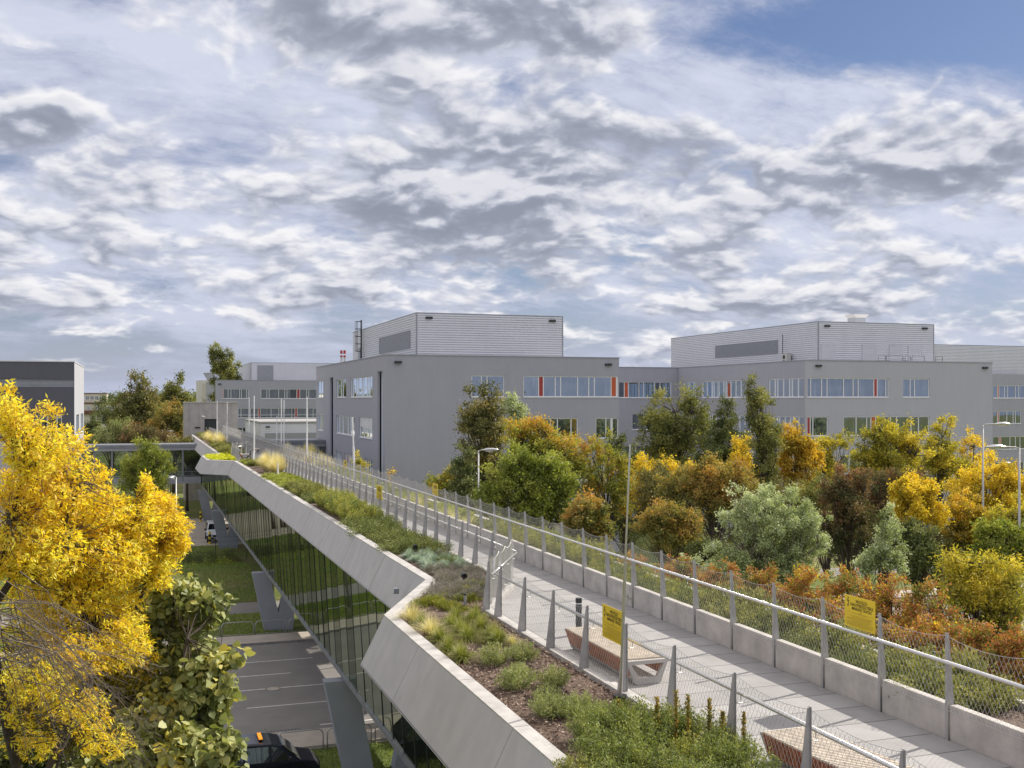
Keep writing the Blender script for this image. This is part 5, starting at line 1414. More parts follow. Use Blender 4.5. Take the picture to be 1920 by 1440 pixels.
T('poplar_tree', 'broad silvery white poplar with pale glittering leaves above the right fence', 44, [(1435, 945, 48, 40), (1480, 965, 52, 44), (1395, 985, 46, 44), (1520, 1000, 40, 44), (1450, 1020, 66, 44), (1370, 925, 18, 20), (1365, 1030, 38, 34), (1530, 1040, 32, 32), (1440, 1075, 80, 40), (1350, 1085, 50, 30), (1520, 1085, 50, 30), (1320, 1060, 30, 24)], 'pale', 85000, .085, 34, trunk_r=.16, bark='barkpale', clump=.22, ncl=260, wind=-.5)
T('tree', 'dark red tree between the silvery poplar and the bright yellow maple', 58, [(1590, 905, 38, 30), (1585, 945, 44, 40), (1560, 985, 28, 50), (1610, 985, 36, 40)], 'darkred', 26000, .12, 35, trunk_r=.16, clump=.25, ncl=130, top_tone=.5)
T('tree', 'dull red-brown tree behind the bright yellow maple', 66, [(1655, 915, 34, 26), (1700, 905, 38, 26), (1660, 960, 40, 40)], 'darkred', 12000, .13, 36, trunk_r=.14)
T('maple_tree', 'bright golden maple standing out in the middle of the right-hand grove', 48, [(1715, 930, 38, 34), (1700, 915, 20, 20), (1742, 925, 20, 24), (1720, 965, 34, 30), (1755, 970, 24, 24), (1690, 950, 20, 26)], 'yellowdeep', 24000, .11, 37, trunk_r=.12, clump=.26, ncl=110)
T('tree', 'deep green low tree under the bright golden maple', 46, [(1720, 1020, 34, 36), (1745, 1045, 34, 32), (1700, 1055, 34, 30)], 'dark', 13000, .11, 38, trunk_r=.12)
T('young_tree', 'thin silvery sapling right of the dark red tree', 42, [(1670, 965, 14, 30), (1665, 1005, 28, 28), (1660, 1045, 38, 34), (1625, 1060, 30, 24)], 'pale', 11000, .09, 39, trunk_r=.07, clump=.22)
T('tree', 'yellow-brown tree left of the tall right lamp', 56, [(1800, 960, 36, 34), (1835, 985, 36, 30), (1790, 1000, 36, 28)], 'orange', 17000, .12, 40, trunk_r=.14, clump=.22, cf=.7)
T('tree', 'brown-tinged tree behind the lamp bases at the right edge', 54, [(1870, 985, 36, 32), (1905, 970, 30, 34), (1880, 1010, 50, 24)], 'yellowgreen', 15000, .12, 41, trunk_r=.14)
T('tree', 'upright green tree with large leaves at the right edge below the lamps', 36, [(1850, 1005, 26, 24), (1890, 1010, 34, 28), (1915, 1040, 34, 34), (1865, 1040, 36, 28)], 'green', 15000, .11, 42, trunk_r=.1, clump=.24)
T('tree', 'feathery golden tree at the right edge beyond the right parapet', 30, [(1800, 1060, 40, 34), (1850, 1075, 46, 40), (1895, 1090, 44, 44), (1820, 1120, 56, 40), (1880, 1150, 56, 46), (1780, 1035, 16, 16)], 'yellowgreen', 20000, .13, 43, trunk_r=.12, clump=.2, ncl=150, aspect=.22, top_tone=.5, droop=.3)
rr_ = random.Random(8)
redpos = [(1190, 1075, 38, 40, 28), (1275, 1085, 36, 44, 30), (1350, 1095, 33, 44, 30), (1430, 1110, 32, 48, 34), (1510, 1110, 31, 50, 36), (1590, 1115, 30, 54, 44), (1665, 1135, 29, 54, 50), (1740, 1150, 28, 56, 52), (1560, 1175, 27, 50, 34), (1650, 1205, 26, 54, 36), (1745, 1215, 26, 60, 44), (1835, 1215, 25.5, 60, 48), (1905, 1230, 25, 50, 46)]
redlab = ['at the left end beyond the fence', 'left of the silvery poplar foot', 'under the left side of the silvery poplar', 'under the middle of the silvery poplar', 'under the right side of the silvery poplar',
          'just above the right warning sign, on its left', 'above the right warning sign, red-topped', 'left of the feathery golden tree', 'in front, left of the right warning sign', 'directly behind the right warning sign',
          'right of the warning sign, low and yellow-flecked', 'below the feathery golden tree', 'at the right picture edge, lowest']
for k, (px, py, d, rx, ry) in enumerate(redpos):
    T('autumn_shrub_tree', 'red, green and yellow small tree ' + redlab[k], d, [(px, py - 22, rx * .7, ry * .7), (px - rx * .5, py + ry * .2, rx * .7, ry * .8), (px + rx * .6, py + ry * .3, rx * .7, ry * .7), (px, py + ry, rx, ry * .8), (px + rx * .2, py + ry * 2, rx, ry)], 'mixred', 19000, .070, 60 + k, cat='small tree', trunk_r=.06, clump=.24, ncl=150, cf=.45, top_tone=.08, group='red and yellow small trees beyond the right parapet')
# hedge-like understorey filling the grove floor
under = [(1010, 1010, 62, 'dark'), (1090, 1035, 55, 'brownolive'), (1330, 1040, 55, 'dark'), (1420, 950, 66, 'dark'), (1545, 930, 64, 'olive'), (1480, 925, 70, 'brownolive'), (1620, 1000, 60, 'dark'), (1760, 1020, 56, 'brownolive'), (1640, 930, 68, 'dark'), (1860, 960, 66, 'brownolive'), (950, 1000, 60, 'olive'), (1170, 960, 82, 'dark'), (1290, 1010, 62, 'brownolive')]
ulab = ['below the yellow-green tree', 'beside the orange-brown dome', 'in shade left of the silvery poplar', 'behind the silvery poplar crown', 'left of the dark red tree', 'under the orange maple', 'at the foot of the dark red tree', 'under the yellow-brown tree', 'behind the thin silvery sapling', 'behind the right-hand lamps', 'left foot of the yellow-green tree', 'in the gap under the link building windows', 'beyond the lawn patch']
for k, (px, py, d, pal) in enumerate(under):
    T('understorey_shrub', 'tall dark shrub ' + ulab[k], d, [(px, py, 46, 34), (px - 30, py + 30, 40, 34), (px + 34, py + 26, 40, 34)], pal, 9000, .14, 90 + k, cat='shrub', trunk_r=.1, clump=.3, group='dark shrubs under the grove')
# --- left and far trees
T('tree', 'dark tree with wind-blown light top left of the concrete tower', 190, [(262, 722, 22, 26), (250, 760, 30, 34), (275, 775, 44, 34), (240, 790, 34, 30), (282, 738, 14, 18)], 'brownolive', 24000, .36, 120, trunk_r=.4, clump=.25, ncl=140, top_tone=-.2)
T('tree', 'feathery grey-green tree between the dark tree and the concrete tower', 200, [(330, 728, 18, 20), (315, 755, 26, 26), (345, 752, 20, 18)], 'olive', 9000, .36, 121, trunk_r=.3, clump=.22)
T('tree', 'reddish-brown tree mass directly left of the concrete tower', 180, [(315, 785, 34, 26), (345, 790, 26, 30), (295, 800, 30, 24), (335, 815, 36, 22)], 'rust', 17000, .30, 122, trunk_r=.3, clump=.25)
T('willow_tree', 'drooping grey-green willow above the glazed skybridge', 160, [(215, 808, 34, 20), (190, 822, 32, 14), (235, 820, 30, 18)], 'grey', 16000, .26, 123, trunk_r=.25, aspect=.25, droop=1.2, clump=.3)
T('tree', 'dark purple-brown bush above the skybridge roof', 158, [(262, 818, 30, 20), (290, 820, 30, 18), (240, 830, 28, 14)], 'darkred', 9000, .24, 124, trunk_r=.2)
T('conifer_tree', 'small dark conifer beside the charcoal building corner', 175, [(176, 790, 9, 18), (178, 812, 16, 18), (168, 825, 16, 14)], 'dark', 6000, .25, 125, trunk_r=.15)
T('poplar_tree', 'tall poplar bent by the wind before the sky', 240, [(412, 662, 17, 22), (420, 690, 25, 26), (425, 722, 29, 26), (415, 752, 22, 22), (440, 728, 13, 14)], 'olive', 24000, .34, 126, trunk_r=.3, clump=.22, ncl=150, wind=-.7, top_tone=-.1)
T('tree', 'round bright green tree in front of the glazed skybridge', 118, [(272, 860, 38, 34), (250, 880, 30, 32), (295, 878, 32, 34), (270, 905, 44, 34), (285, 832, 14, 16), (300, 838, 9, 14)], 'green', 32000, .18, 127, trunk_r=.25, clump=.23, ncl=170)
T('tree', 'low dark green tree below the skybridge', 108, [(165, 920, 38, 24), (195, 940, 36, 26), (140, 940, 30, 24), (170, 965, 50, 24)], 'dark', 20000, .17, 128, trunk_r=.2, clump=.25)
for k, (px, py, d, pal) in enumerate([(20, 838, 205, 'olive'), (375, 780, 260, 'olive'), (200, 775, 230, 'dark'), (345, 840, 150, 'brownolive')]):
    T('tree', ['olive tree beyond the charcoal building', 'tree between the pale building and tower', 'dark tree before the cream building', 'brown-olive tree close behind the skybridge roof'][k], d, [(px, py, 26, 24), (px + 20, py + 8, 24, 20)], pal, 7000, .3, 130 + k, trunk_r=.2)
for k, (px, d) in enumerate([(232, 420), (300, 440), (345, 400), (205, 500), (380, 460)]):
    T('distant_tree', 'far tree on the skyline, ' + ['above the cream building', 'behind the dark tree', 'behind the feathery tree', 'left by the charcoal building', 'by the white building'][k], d, [(px, 752, 26, 12), (px + 22, 756, 24, 10)], 'dark', 3500, .7, 140 + k, trunk_r=.3, group='far trees on the skyline')
# young tree near the walkway and the bare twig beside it
T('young_tree', 'slim young yellow-green tree behind the right fence by the small sign', 92, [(672, 865, 9, 18), (676, 890, 14, 24), (682, 905, 16, 18)], 'yellowgreen', 5000, .16, 150, trunk_r=.07, clump=.3)
T('young_tree', 'almost bare sapling with a few orange leaves against the grey wall', 84, [(735, 885, 8, 10), (732, 905, 7, 12)], 'orange', 160, .16, 151, trunk_r=.03, clump=.3)

# --- big golden tree close to the camera (left)
def golden_tree():
    rng = np.random.default_rng(77); rnd = random.Random(77)
    x0, y0 = W(60, 17.5)
    root = thing('ash_tree', 'big golden yellow tree with slender leaflets filling the left foreground', 'tree', (x0, y0, 0))
    off = np.array([x0, y0, 0.])
    bl = [(60, 840, 60, 60, 16), (120, 850, 60, 60, 17), (20, 780, 40, 45, 15.5), (70, 930, 100, 70, 17), (170, 960, 80, 60, 18), (250, 985, 60, 60, 18.5), (300, 965, 45, 50, 19), (325, 1010, 34, 40, 19),
          (60, 1030, 110, 70, 17), (190, 1050, 90, 60, 18), (280, 1060, 60, 50, 19), (100, 1120, 110, 60, 18), (215, 1140, 60, 60, 19), (160, 1220, 70, 60, 19), (250, 1230, 60, 60, 19.5), (60, 1200, 70, 60, 18), (275, 915, 14, 34, 18.5), (40, 1330, 60, 60, 17), (130, 1300, 80, 40, 19.5), (120, 1230, 90, 50, 17.2), (230, 1200, 60, 60, 18.0), (150, 1330, 70, 50, 17.0), (60, 1270, 60, 50, 16.2), (200, 1390, 60, 40, 17), (15, 730, 18, 20, 16), (95, 765, 26, 22, 17), (180, 885, 34, 22, 18), (345, 985, 22, 26, 19), (60, 1390, 60, 40, 17.5), (200, 1290, 50, 40, 20)]
    nt = [200, 130, 90, 430, 400, 330, 230, 150, 640, 460, 240, 380, 230, 190, 170, 160, 40, 70, 120, 170, 150, 100, 90, 60, 10, 14, 30, 14, 60, 60, 80]
    tw = []; tips = []
    TR = [W(-40, 17.0) + (0,), ]
    bx, by = W(40, 17.6)
    trunk = [(x0, y0, 0), (x0 + .1, y0, 3), WZ(60, 1560, 17.8), WZ(110, 1400, 18), WZ(165, 1300, 18.1), WZ(175, 1200, 18.2)]
    mb = MB(); mb.tube(trunk, [.24, .20, .13, .09, .06, .03], 9)
    mb.tube([WZ(110, 1400, 18), WZ(170, 1265, 18.6), WZ(180, 1180, 18.6), WZ(200, 1060, 18.5), WZ(235, 950, 18.5)], [.075, .06, .045, .03, .012], 7)
    mb.tube([WZ(60, 1560, 17.8), WZ(10, 1350, 17), WZ(-20, 1150, 16.8), WZ(20, 960, 16.5), WZ(60, 850, 16.3)], [.09, .075, .055, .035, .012], 7)
    mb.tube([WZ(-20, 1150, 16.8), WZ(40, 1060, 16.9), WZ(120, 990, 17), WZ(150, 900, 17)], [.06, .045, .03, .012], 6)
    mb.tube([WZ(175, 1200, 18.2), WZ(140, 1100, 18), WZ(110, 1000, 17.5), WZ(120, 880, 17)], [.05, .04, .03, .012], 6)
    mb.tube([WZ(170, 1265, 18.6), WZ(240, 1180, 19), WZ(280, 1080, 19), WZ(310, 1000, 19)], [.06, .04, .03, .012], 6)
    hubs = [Vector(p) for p in (WZ(-20, 1150, 16.8), WZ(20, 960, 16.5), WZ(60, 850, 16.3), WZ(40, 1060, 16.9), WZ(120, 990, 17), WZ(150, 900, 17), WZ(140, 1100, 18), WZ(110, 1000, 17.5), WZ(240, 1180, 19), WZ(280, 1080, 19), WZ(310, 1000, 19), WZ(180, 1180, 18.6), WZ(200, 1060, 18.5), WZ(235, 950, 18.5), WZ(10, 1350, 17), WZ(110, 1400, 18))]
    HB = np.array(hubs)
    P_, D_, S_, Tn = [], [], [], []
    for (px, py, rx, ry, d), n in zip(bl, nt):
        n = int(n * 1.9)
        ctone = rnd.uniform(.45, .7)
        for _ in range(n):
            g = rng.normal(size=3); g /= np.linalg.norm(g); q = rng.uniform() ** (1 / 2.4)
            dd = d + g[1] * q * rx / F * d * 1.3
            p = np.array(WZ(px + g[0] * q * rx, py + g[2] * q * ry, dd))
            h = HB[np.linalg.norm(HB - p, axis=1).argmin()]
            v = p - h; ln = np.linalg.norm(v) + 1e-6
            if rnd.random() < .16:
                tl = min(ln, rnd.uniform(.5, 1.3)); a_ = p - v / ln * tl + rng.normal(size=3) * .12 * tl - np.array([0, 0, .15 * tl]); mb.tube([tuple(a_), tuple((a_ + p) / 2 + rng.normal(size=3) * .05 * tl), tuple(p)], [.008, .006, .003], 4, cap=False)
            out_ = v / ln
            tdir = out_ * .6 + rng.normal(size=3) * .35 + np.array([0, 0, .25]); tdir /= np.linalg.norm(tdir)
            k = rnd.randint(5, 8)
            st = .16
            mb.tube([tuple(p - tdir * st), tuple(p)], .0022, 3, cap=False)
            tt = ctone + rnd.uniform(-.3, .3)
            for j in range(k):
                base = p - tdir * st * (j / k) * .8
                r3 = rng.normal(size=3); r3 -= tdir * r3.dot(tdir); r3 /= np.linalg.norm(r3)
                dv = tdir * .55 + r3 * .8 + np.array([0, 0, -.35]); dv /= np.linalg.norm(dv)
                P_.append(base); D_.append(dv); S_.append(rnd.uniform(.07, .12)); Tn.append(tt + rnd.uniform(-.25, .25))
    leaf_object('crown', L['yellow'], np.array(P_) - off, np.array(D_), np.array(S_), .27, np.array(Tn), root, rng=rng)
    mb.build('trunk', M['bark'], root, smooth=True, fix=False)
    return root
golden_tree()
T('tree', 'yellow-green tree with small leaves between the golden tree and the broad-leaved tree', 19.3, [(215, 1215, 50, 44), (180, 1290, 60, 50), (255, 1290, 40, 40), (120, 1370, 60, 44), (230, 1360, 50, 40)], 'yellowgreen', 17000, .085, 155, trunk_r=.07, clump=.22, ncl=130, droop=.3)
# leafless drooping twigs, lower left
def bare_tree():
    rng = np.random.default_rng(5); x0, y0 = W(-30, 15)
    root = thing('bare_tree', 'leafless tree with a tangle of drooping grey twigs, lower left corner', 'tree', (x0, y0, 0))
    mb = MB(); mb.tube([(x0, y0, 0), (x0 + .05, y0, 5), WZ(-20, 1300, 15), WZ(0, 1150, 15)], [.16, .12, .07, .03], 8); mb.build('trunk', M['barkpale'], root, smooth=True, fix=False)
    mb = MB()
    for i in range(38):
        a = np.array(WZ(-20 + rng.uniform(-20, 60), 1120 + rng.uniform(-60, 160), 15 + rng.uniform(-.6, .8)))
        ex, ey = rng.uniform(40, 320), rng.uniform(1230, 1470)
        b_ = np.array(WZ(ex, ey, 15.5 + rng.uniform(-.8, 1.5)))
        m1 = a + (b_ - a) * .35 + np.array([0, 0, .35]); m2 = a + (b_ - a) * .7 + np.array([0, 0, .2])
        pts = [a, m1, m2, b_]; mb.tube([tuple(p) for p in pts], [.009, .007, .004, .0015], 4, cap=False)
        for j in range(16):
            q = rng.uniform(.15, 1); k = min(2, int(q * 3)); s = pts[k] + (pts[k + 1] - pts[k]) * (q * 3 - k)
            v = unit((rng.normal(size=(1, 3)) * .6 + unit((b_ - a)[None])[0] + np.array([0, 0, -.5])))[0]
            l_ = rng.uniform(.15, .55); e = s + v * l_; mdl = s + v * l_ * .5 + np.array([0, 0, .04])
            mb.tube([tuple(s), tuple(mdl), tuple(e)], [.003, .002, .001], 3, cap=False)
            for _ in range(2):
                v2 = unit((v + rng.normal(size=3) * .6)[None])[0]; mb.tube([tuple(mdl), tuple(mdl + v2 * l_ * .5)], [.0015, .0008], 3, cap=False)
    mb.build('twigs', M['barkpale'], root, fix=False)
bare_tree()
# broad-leaved tree
def broad_tree():
    bl = []
    for (px, py, rx, ry, d) in [(335, 1110, 50, 36, 20), (290, 1135, 50, 30, 20), (412, 1150, 30, 22, 20), (260, 1180, 40, 34, 20), (300, 1165, 50, 40, 20), (410, 1240, 34, 30, 19), (425, 1300, 30, 34, 19), (385, 1125, 40, 26, 20), (360, 1180, 36, 36, 20), (400, 1130, 34, 18, 20), (330, 1240, 60, 44, 19.5), (385, 1265, 48, 44, 19), (345, 1320, 70, 46, 19), (400, 1330, 36, 50, 19), (300, 1380, 70, 44, 18.5), (380, 1400, 60, 44, 18), (250, 1420, 60, 36, 18), (430, 1420, 30, 26, 18), (300, 1470, 120, 40, 18)]:
        bl += pxblobs(d, [(px, py, rx, ry)], .9)
    x, y = W(285, 19.5)
    make_tree('broad_leaved_tree', 'tree with big pale green leaves in front of the road, lower left', 'tree', (x, y, 0), bl, 'catalpa', 17000, .15, aspect=.86, clump=.50, ncl=260, seed=9, trunk_r=.10, droop=.7, cf=.3, density_edge=1.8, sprig=.35, sprw=.35, ovate=True)
broad_tree()
T('shrub', 'dark green bushes below the bare twigs in the lower left corner', 21, [(60, 1420, 90, 50), (170, 1430, 90, 60), (230, 1380, 50, 50), (20, 1460, 90, 60)], 'dark', 16000, .11, 160, cat='shrub', trunk_r=.08, clump=.3, ncl=150)
T('shrub', 'yellow-green bush deep behind the trunk of the golden tree', 24, [(120, 1310, 60, 40), (210, 1340, 60, 40), (60, 1290, 60, 40), (180, 1260, 60, 40)], 'yellowgreen', 15000, .12, 161, cat='shrub', trunk_r=.08, clump=.3, ncl=120)

# =================================================================== PLANTERS
def proto_shrub(kind, pal, R_, H_, n, leaf, aspect, seed, up=.5, droop=0.0, stems=14, flat=.8):
    rng = np.random.default_rng(seed)
    ns = 42; th = rng.uniform(0, 2 * np.pi, ns); rr = R_ * np.sqrt(rng.uniform(0, 1, ns)) * .85
    zt = H_ * np.sqrt(np.clip(1 - (rr / R_) ** 2, .08, 1)) * rng.uniform(.75, 1.1, ns)
    tips = np.stack([rr * np.cos(th), rr * np.sin(th), zt], 1)
    roots = tips * np.array([.25, .25, 0])
    i = rng.integers(0, ns, n); q = rng.uniform(.25, 1.05, n)[:, None]
    pos = roots[i] + (tips[i] - roots[i]) * q + rng.normal(size=(n, 3)) * R_ * .07
    pos[:, 2] = np.maximum(pos[:, 2], .02)
    sd = unit(tips - roots)
    dirs = unit(sd[i] * up + rng.normal(size=(n, 3)) * .6 + np.array([0, 0, -droop]))
    tone = .5 * rng.uniform(0, 1, ns)[i] + .5 * rng.uniform(0, 1, n) + .15 * (pos[:, 2] / H_ - .5)
    ex = MB()
    for k in range(min(stems, ns)): ex.tube([tuple(roots[k]), tuple((roots[k] + tips[k]) / 2 + rng.normal(size=3) * .02), tuple(tips[k] * .97)], [.007, .005, .002], 3, cap=False)
    return leaf_object(kind, L[pal], pos, dirs, leaf * rng.uniform(.6, 1.3, n), aspect, tone, rng=rng, extra=ex, link=False)
def proto_tuft(kind, pal, R_, H_, n, seed, arch=.5, w=.010, seg=3):
    rng = np.random.default_rng(seed); th = rng.uniform(0, 2 * np.pi, n); lean = rng.uniform(.05, 1, n) ** .8; ln = H_ * rng.uniform(.6, 1.15, n)
    V = []; Fc = []; tone = []
    for k in range(n):
        c, s = math.cos(th[k]), math.sin(th[k]); b = .12 * R_ * rng.uniform()
        prev = None; tn = rng.uniform(0, 1)
        for j in range(seg + 1):
            q = j / seg; r_ = b + R_ * lean[k] * (q ** 1.6); z = ln[k] * (q - arch * lean[k] * q * q) * (1.15 - .35 * lean[k])
            wd = w * (1 - q * .9) / 2
            V += [(r_ * c - s * wd, r_ * s + c * wd, z), (r_ * c + s * wd, r_ * s - c * wd, z)]
            if j: m_ = len(V); Fc.append((m_ - 4, m_ - 3, m_ - 1, m_ - 2)); tone.append(tn * .6 + q * .4)
    me = bpy.data.meshes.new(kind); me.from_pydata(V, [], Fc); me.materials.append(L[pal])
    at = me.attributes.new('tone', 'FLOAT', 'FACE'); at.data.foreach_set('value', np.array(tone, np.float32))
    return bpy.data.objects.new(kind, me)
ORD = 'first second third fourth fifth sixth seventh eighth ninth tenth eleventh twelfth thirteenth fourteenth fifteenth sixteenth seventeenth eighteenth nineteenth twentieth'.split()
KN = {'juniper': 'spreading juniper', 'lime': 'lime-green conifer', 'bushy': 'bushy olive shrub', 'leafy': 'leafy green shrub', 'spirea': 'yellow-green shrub', 'lavender': 'grey-purple lavender', 'fescue': 'blue-grey fescue clump',
      'greenmat': 'green groundcover cushion', 'sedum': 'yellow sedum cushion', 'pampas': 'pale feathery grass', 'straw_tuft': 'straw-coloured tuft', 'tuft': 'green grass tuft', 'round': 'rounded grey-green shrub'}
PROTO = {}
def plant(kind, x, y, s, label, group=None, sz=None, cat='plant', z=ZSOIL):
    p = random.Random(int(x * 991 + y * 77)).choice(PROTO[kind])
    o = p.copy(); col.objects.link(o); o.location = (x, y, z + .02)
    rr = random.Random(int(x * 313 + y * 11)); o.rotation_euler = (rr.uniform(-.08, .08), rr.uniform(-.08, .08), rr.uniform(0, 6.28))
    o.scale = (s, s, s * (sz or 1)); tag(o, label, cat, group); return o
PROTO['tuft'] = [proto_tuft('grass_tuft', 'grass', .42, .40, 620, 200 + k, .95, .010) for k in range(3)]
PROTO['straw_tuft'] = [proto_tuft('straw_grass_tuft', 'straw', .6, .55, 600, 210 + k, .6, .008) for k in range(2)]
PROTO['pampas'] = [proto_tuft('ornamental_grass', 'straw', 1.0, 1.35, 1500, 220 + k, .35, .016) for k in range(2)]
PROTO['fescue'] = [proto_tuft('blue_fescue', 'fescue', .34, .30, 420, 230 + k, .6, .015) for k in range(2)]
PROTO['round'] = [proto_shrub('rounded_shrub', 'grey', .46, .46, 2600, .055, .28, 240 + k, up=.9) for k in range(3)]
PROTO['juniper'] = [proto_shrub('creeping_juniper', 'juniper', .8, .34, 3400, .06, .35, 250 + k, up=1.1) for k in range(3)]
PROTO['lime'] = [proto_shrub('lime_conifer', 'juniperlime', .6, .34, 3200, .055, .35, 260 + k, up=1.1) for k in range(2)]
PROTO['lavender'] = [proto_shrub('lavender', 'lavender', .6, .38, 2800, .05, .22, 270 + k, up=1.6) for k in range(2)]
PROTO['leafy'] = [proto_shrub('leafy_shrub', 'leafy', .7, .85, 4200, .055, .45, 280 + k, up=.6) for k in range(3)]
PROTO['spirea'] = [proto_shrub('spirea_shrub', 'spirea', .6, .85, 2800, .06, .45, 290 + k, up=.7) for k in range(2)]
PROTO['bushy'] = [proto_shrub('bushy_shrub', 'olive', .9, .62, 4200, .075, .4, 300 + k, up=.7) for k in range(3)]
PROTO['sedum'] = [proto_shrub('yellow_sedum', 'sedum', .7, .22, 2200, .09, .7, 310 + k, up=.9)for k in range(2)]
PROTO['greenmat'] = [proto_shrub('green_groundcover', 'green', .9, .30, 3400, .075, .5, 320 + k, up=.8) for k in range(2)]
Z1 = [(520, 610), (570, 640), (620, 690), (675, 722), (722, 782), (800, 832), (830, 722), (790, 682), (762, 606), (860, 622), (905, 668), (965, 712), (1000, 735), (735, 650), (878, 592)]
for k, (zx, zy) in enumerate(Z1):
    x, y = G(600 + zx / 3, 960 + zy / 3 + 6, ZSOIL)
    plant('tuft' if k not in (2, 0) else 'straw_tuft', x, y, random.Random(k).uniform(1.1, 1.45) * (.75 if k in (0, 2) else 1), ('pale straw-tipped tuft' if k in (0, 2) else 'green grass tuft') + ' in the near left planter, ' + ['nearest the bend on the coping side', 'second from the bend on the coping side', 'third from the bend on the coping side', 'fourth from the bend on the coping side', 'fifth along the coping', 'sixth along the coping, closest to the camera', 'in the centre, closest to the mulch', 'in the centre of the cluster', 'behind the centre near the lime conifers', 'beside the fence kerb, farthest', 'beside the fence kerb, middle', 'beside the fence kerb, nearest', 'by the kerb next to the rounded shrubs', 'left of the centre tuft', 'beside the lime conifers and kerb'][k], 'grass tufts in the near left planter')
x, y = G(960, 1213, ZSOIL); plant('straw_tuft', x, y, .55, 'reddish-brown dry tuft behind the rounded grey-green shrubs')
for k, (zx, zy, s) in enumerate([(975, 860, .95), (1140, 840, .88), (1120, 930, .62), (1105, 1000, 1.0), (1320, 985, .85), (1285, 1080, .72), (1290, 1160, .88), (1395, 1160, .78), (1490, 1130, .8), (1560, 1180, .7)]):
    x, y = G(600 + zx / 3, 960 + zy / 3 + 4, ZSOIL)
    plant('round', x, y, s, 'rounded grey-green shrub on the mulch, ' + ['farthest, left of the pair', 'farthest, right of the pair', 'small, behind the big third one', 'big one in the middle of the planter', 'bright one nearer the kerb', 'small one left of the kerb shrub', 'on the coping side, touching two others', 'middle one of the nearest three', 'second nearest, at the kerb side', 'nearest, beside the leafy front shrubs'][k], 'rounded shrubs on the mulch', cat='shrub')
for k, (zx, zy, s) in enumerate([(580, 530, .8), (640, 520, .9), (700, 545, .9), (760, 560, .85), (690, 490, .7), (830, 470, .9), (870, 430, .9), (800, 500, .7), (850, 500, .7), (720, 455, .6)]):
    x, y = G(600 + zx / 3, 960 + zy / 3 + 4, ZSOIL); plant('lime', x, y, s * .8, 'low lime-green conifer at the bend, ' + ['leftmost against the coping', 'second from the coping', 'third from the coping', 'fourth from the coping', 'behind the leftmost three', 'beside the black spotlight', 'right of the spotlight by the fence', 'nearest the path lamp', 'touching the path lamp', 'farthest back beside the lavender'][k], 'lime conifers at the bend', cat='shrub')
# front shrubs at the bottom edge
rs = random.Random(41)
for k, (px, py, kd, sc_) in enumerate([(1105, 1400, 'leafy', .8), (1150, 1380, 'leafy', .85), (1120, 1440, 'leafy', .9), (1190, 1400, 'leafy', .95), (1235, 1385, 'bushy', .8), (1270, 1405, 'leafy', .95), (1320, 1415, 'leafy', .9), (1365, 1440, 'leafy', .85),
                                     (1210, 1445, 'leafy', 1.0), (1290, 1455, 'spirea', .8), (1345, 1470, 'leafy', .9), (1175, 1470, 'leafy', .9), (1400, 1480, 'leafy', .85), (1090, 1475, 'bushy', .7), (1250, 1490, 'leafy', .95), (1320, 1510, 'leafy', .9), (1150, 1520, 'leafy', .9), (1390, 1530, 'leafy', .9)]):
    x, y = G(px, py, ZSOIL); plant(kd, x, y, sc_ * .85, KN[kd] + ' at the bottom edge, ' + ('%s from the left of the %s rank' % (ORD[k if k < 8 else k - 8], 'back' if k < 8 else 'front')), 'leafy shrubs at the bottom edge', sz=rs.uniform(.85, 1.05), cat='shrub')
for k, (px, py, h) in enumerate([(1268, 1420, 1.0), (1290, 1425, .95), (1330, 1425, .9), (1232, 1400, .75), (1395, 1440, .8), (1355, 1430, .75), (1160, 1385, .6)]):
    x, y = G(px, py, ZSOIL); rg = np.random.default_rng(600 + k); nl_ = 420
    q = rg.uniform(.3, 1, nl_); pos = np.stack([rg.normal(size=nl_) * .012, rg.normal(size=nl_) * .012, q * h], 1)
    dirs = unit(rg.normal(size=(nl_, 3)) * .7 + np.array([0, 0, .9])); ex = MB(); ex.tube([(0, 0, 0), (.01, 0, h * .5), (0, 0, h)], [.006, .005, .002], 4)
    o = leaf_object('shrub_shoot', L['rust'], pos, dirs, rg.uniform(.03, .06, nl_), .4, rg.uniform(0, 1, nl_), rng=rg, extra=ex); o.location = (x, y, ZSOIL)
    tag(o, 'upright reddish shoot above the front shrubs, ' + ['thickest, in the middle', 'beside the thickest one', 'tall, left of the second fence post', 'short, behind the leafy shrubs', 'rightmost by the fence post', 'between the tall and rightmost shoots', 'leftmost near the mast foot'][k], 'plant', 'reddish shoots above the front shrubs')
# left planter beyond the bend
def fill(x0f, x1f, y0, y1, kinds, step, label, group, rows=2, s=(.7, 1.0), cat='shrub', seed=1, szr=(.8, 1.1), side='left'):
    """label = where they stand; every plant is counted from the camera within its row"""
    r_ = random.Random(seed); y = y0; k = 0
    rn = {1: ['row'], 2: ['parapet-side row', 'fence-side row'], 3: ['parapet-side row', 'middle row', 'fence-side row']}[rows]
    if side == 'right': rn = rn[::-1]
    while y < y1:
        for j in range(rows):
            a, b_ = x0f(y), x1f(y); x = a + (b_ - a) * (j + .5) / rows + r_.uniform(-.25, .25) * (b_ - a) / rows
            kd = r_.choice(kinds)
            plant(kd, x, y + r_.uniform(-.3, .3) * step, r_.uniform(*s), '%s %s, %s in the %s' % (KN[kd], label, ORD[min(k, 19)], rn[j]), group, sz=r_.uniform(*szr), cat=cat)
        y += step; k += 1
lx0 = lambda y: xl(y, inL) + .28
lx1 = lambda y: xfence(y) - .45
fill(lx0, lx1, 27.8, 32.5, ['lavender'], .55, 'between bend and fescue', 'lavender in the left planter', 3, (.65, .9), seed=2)
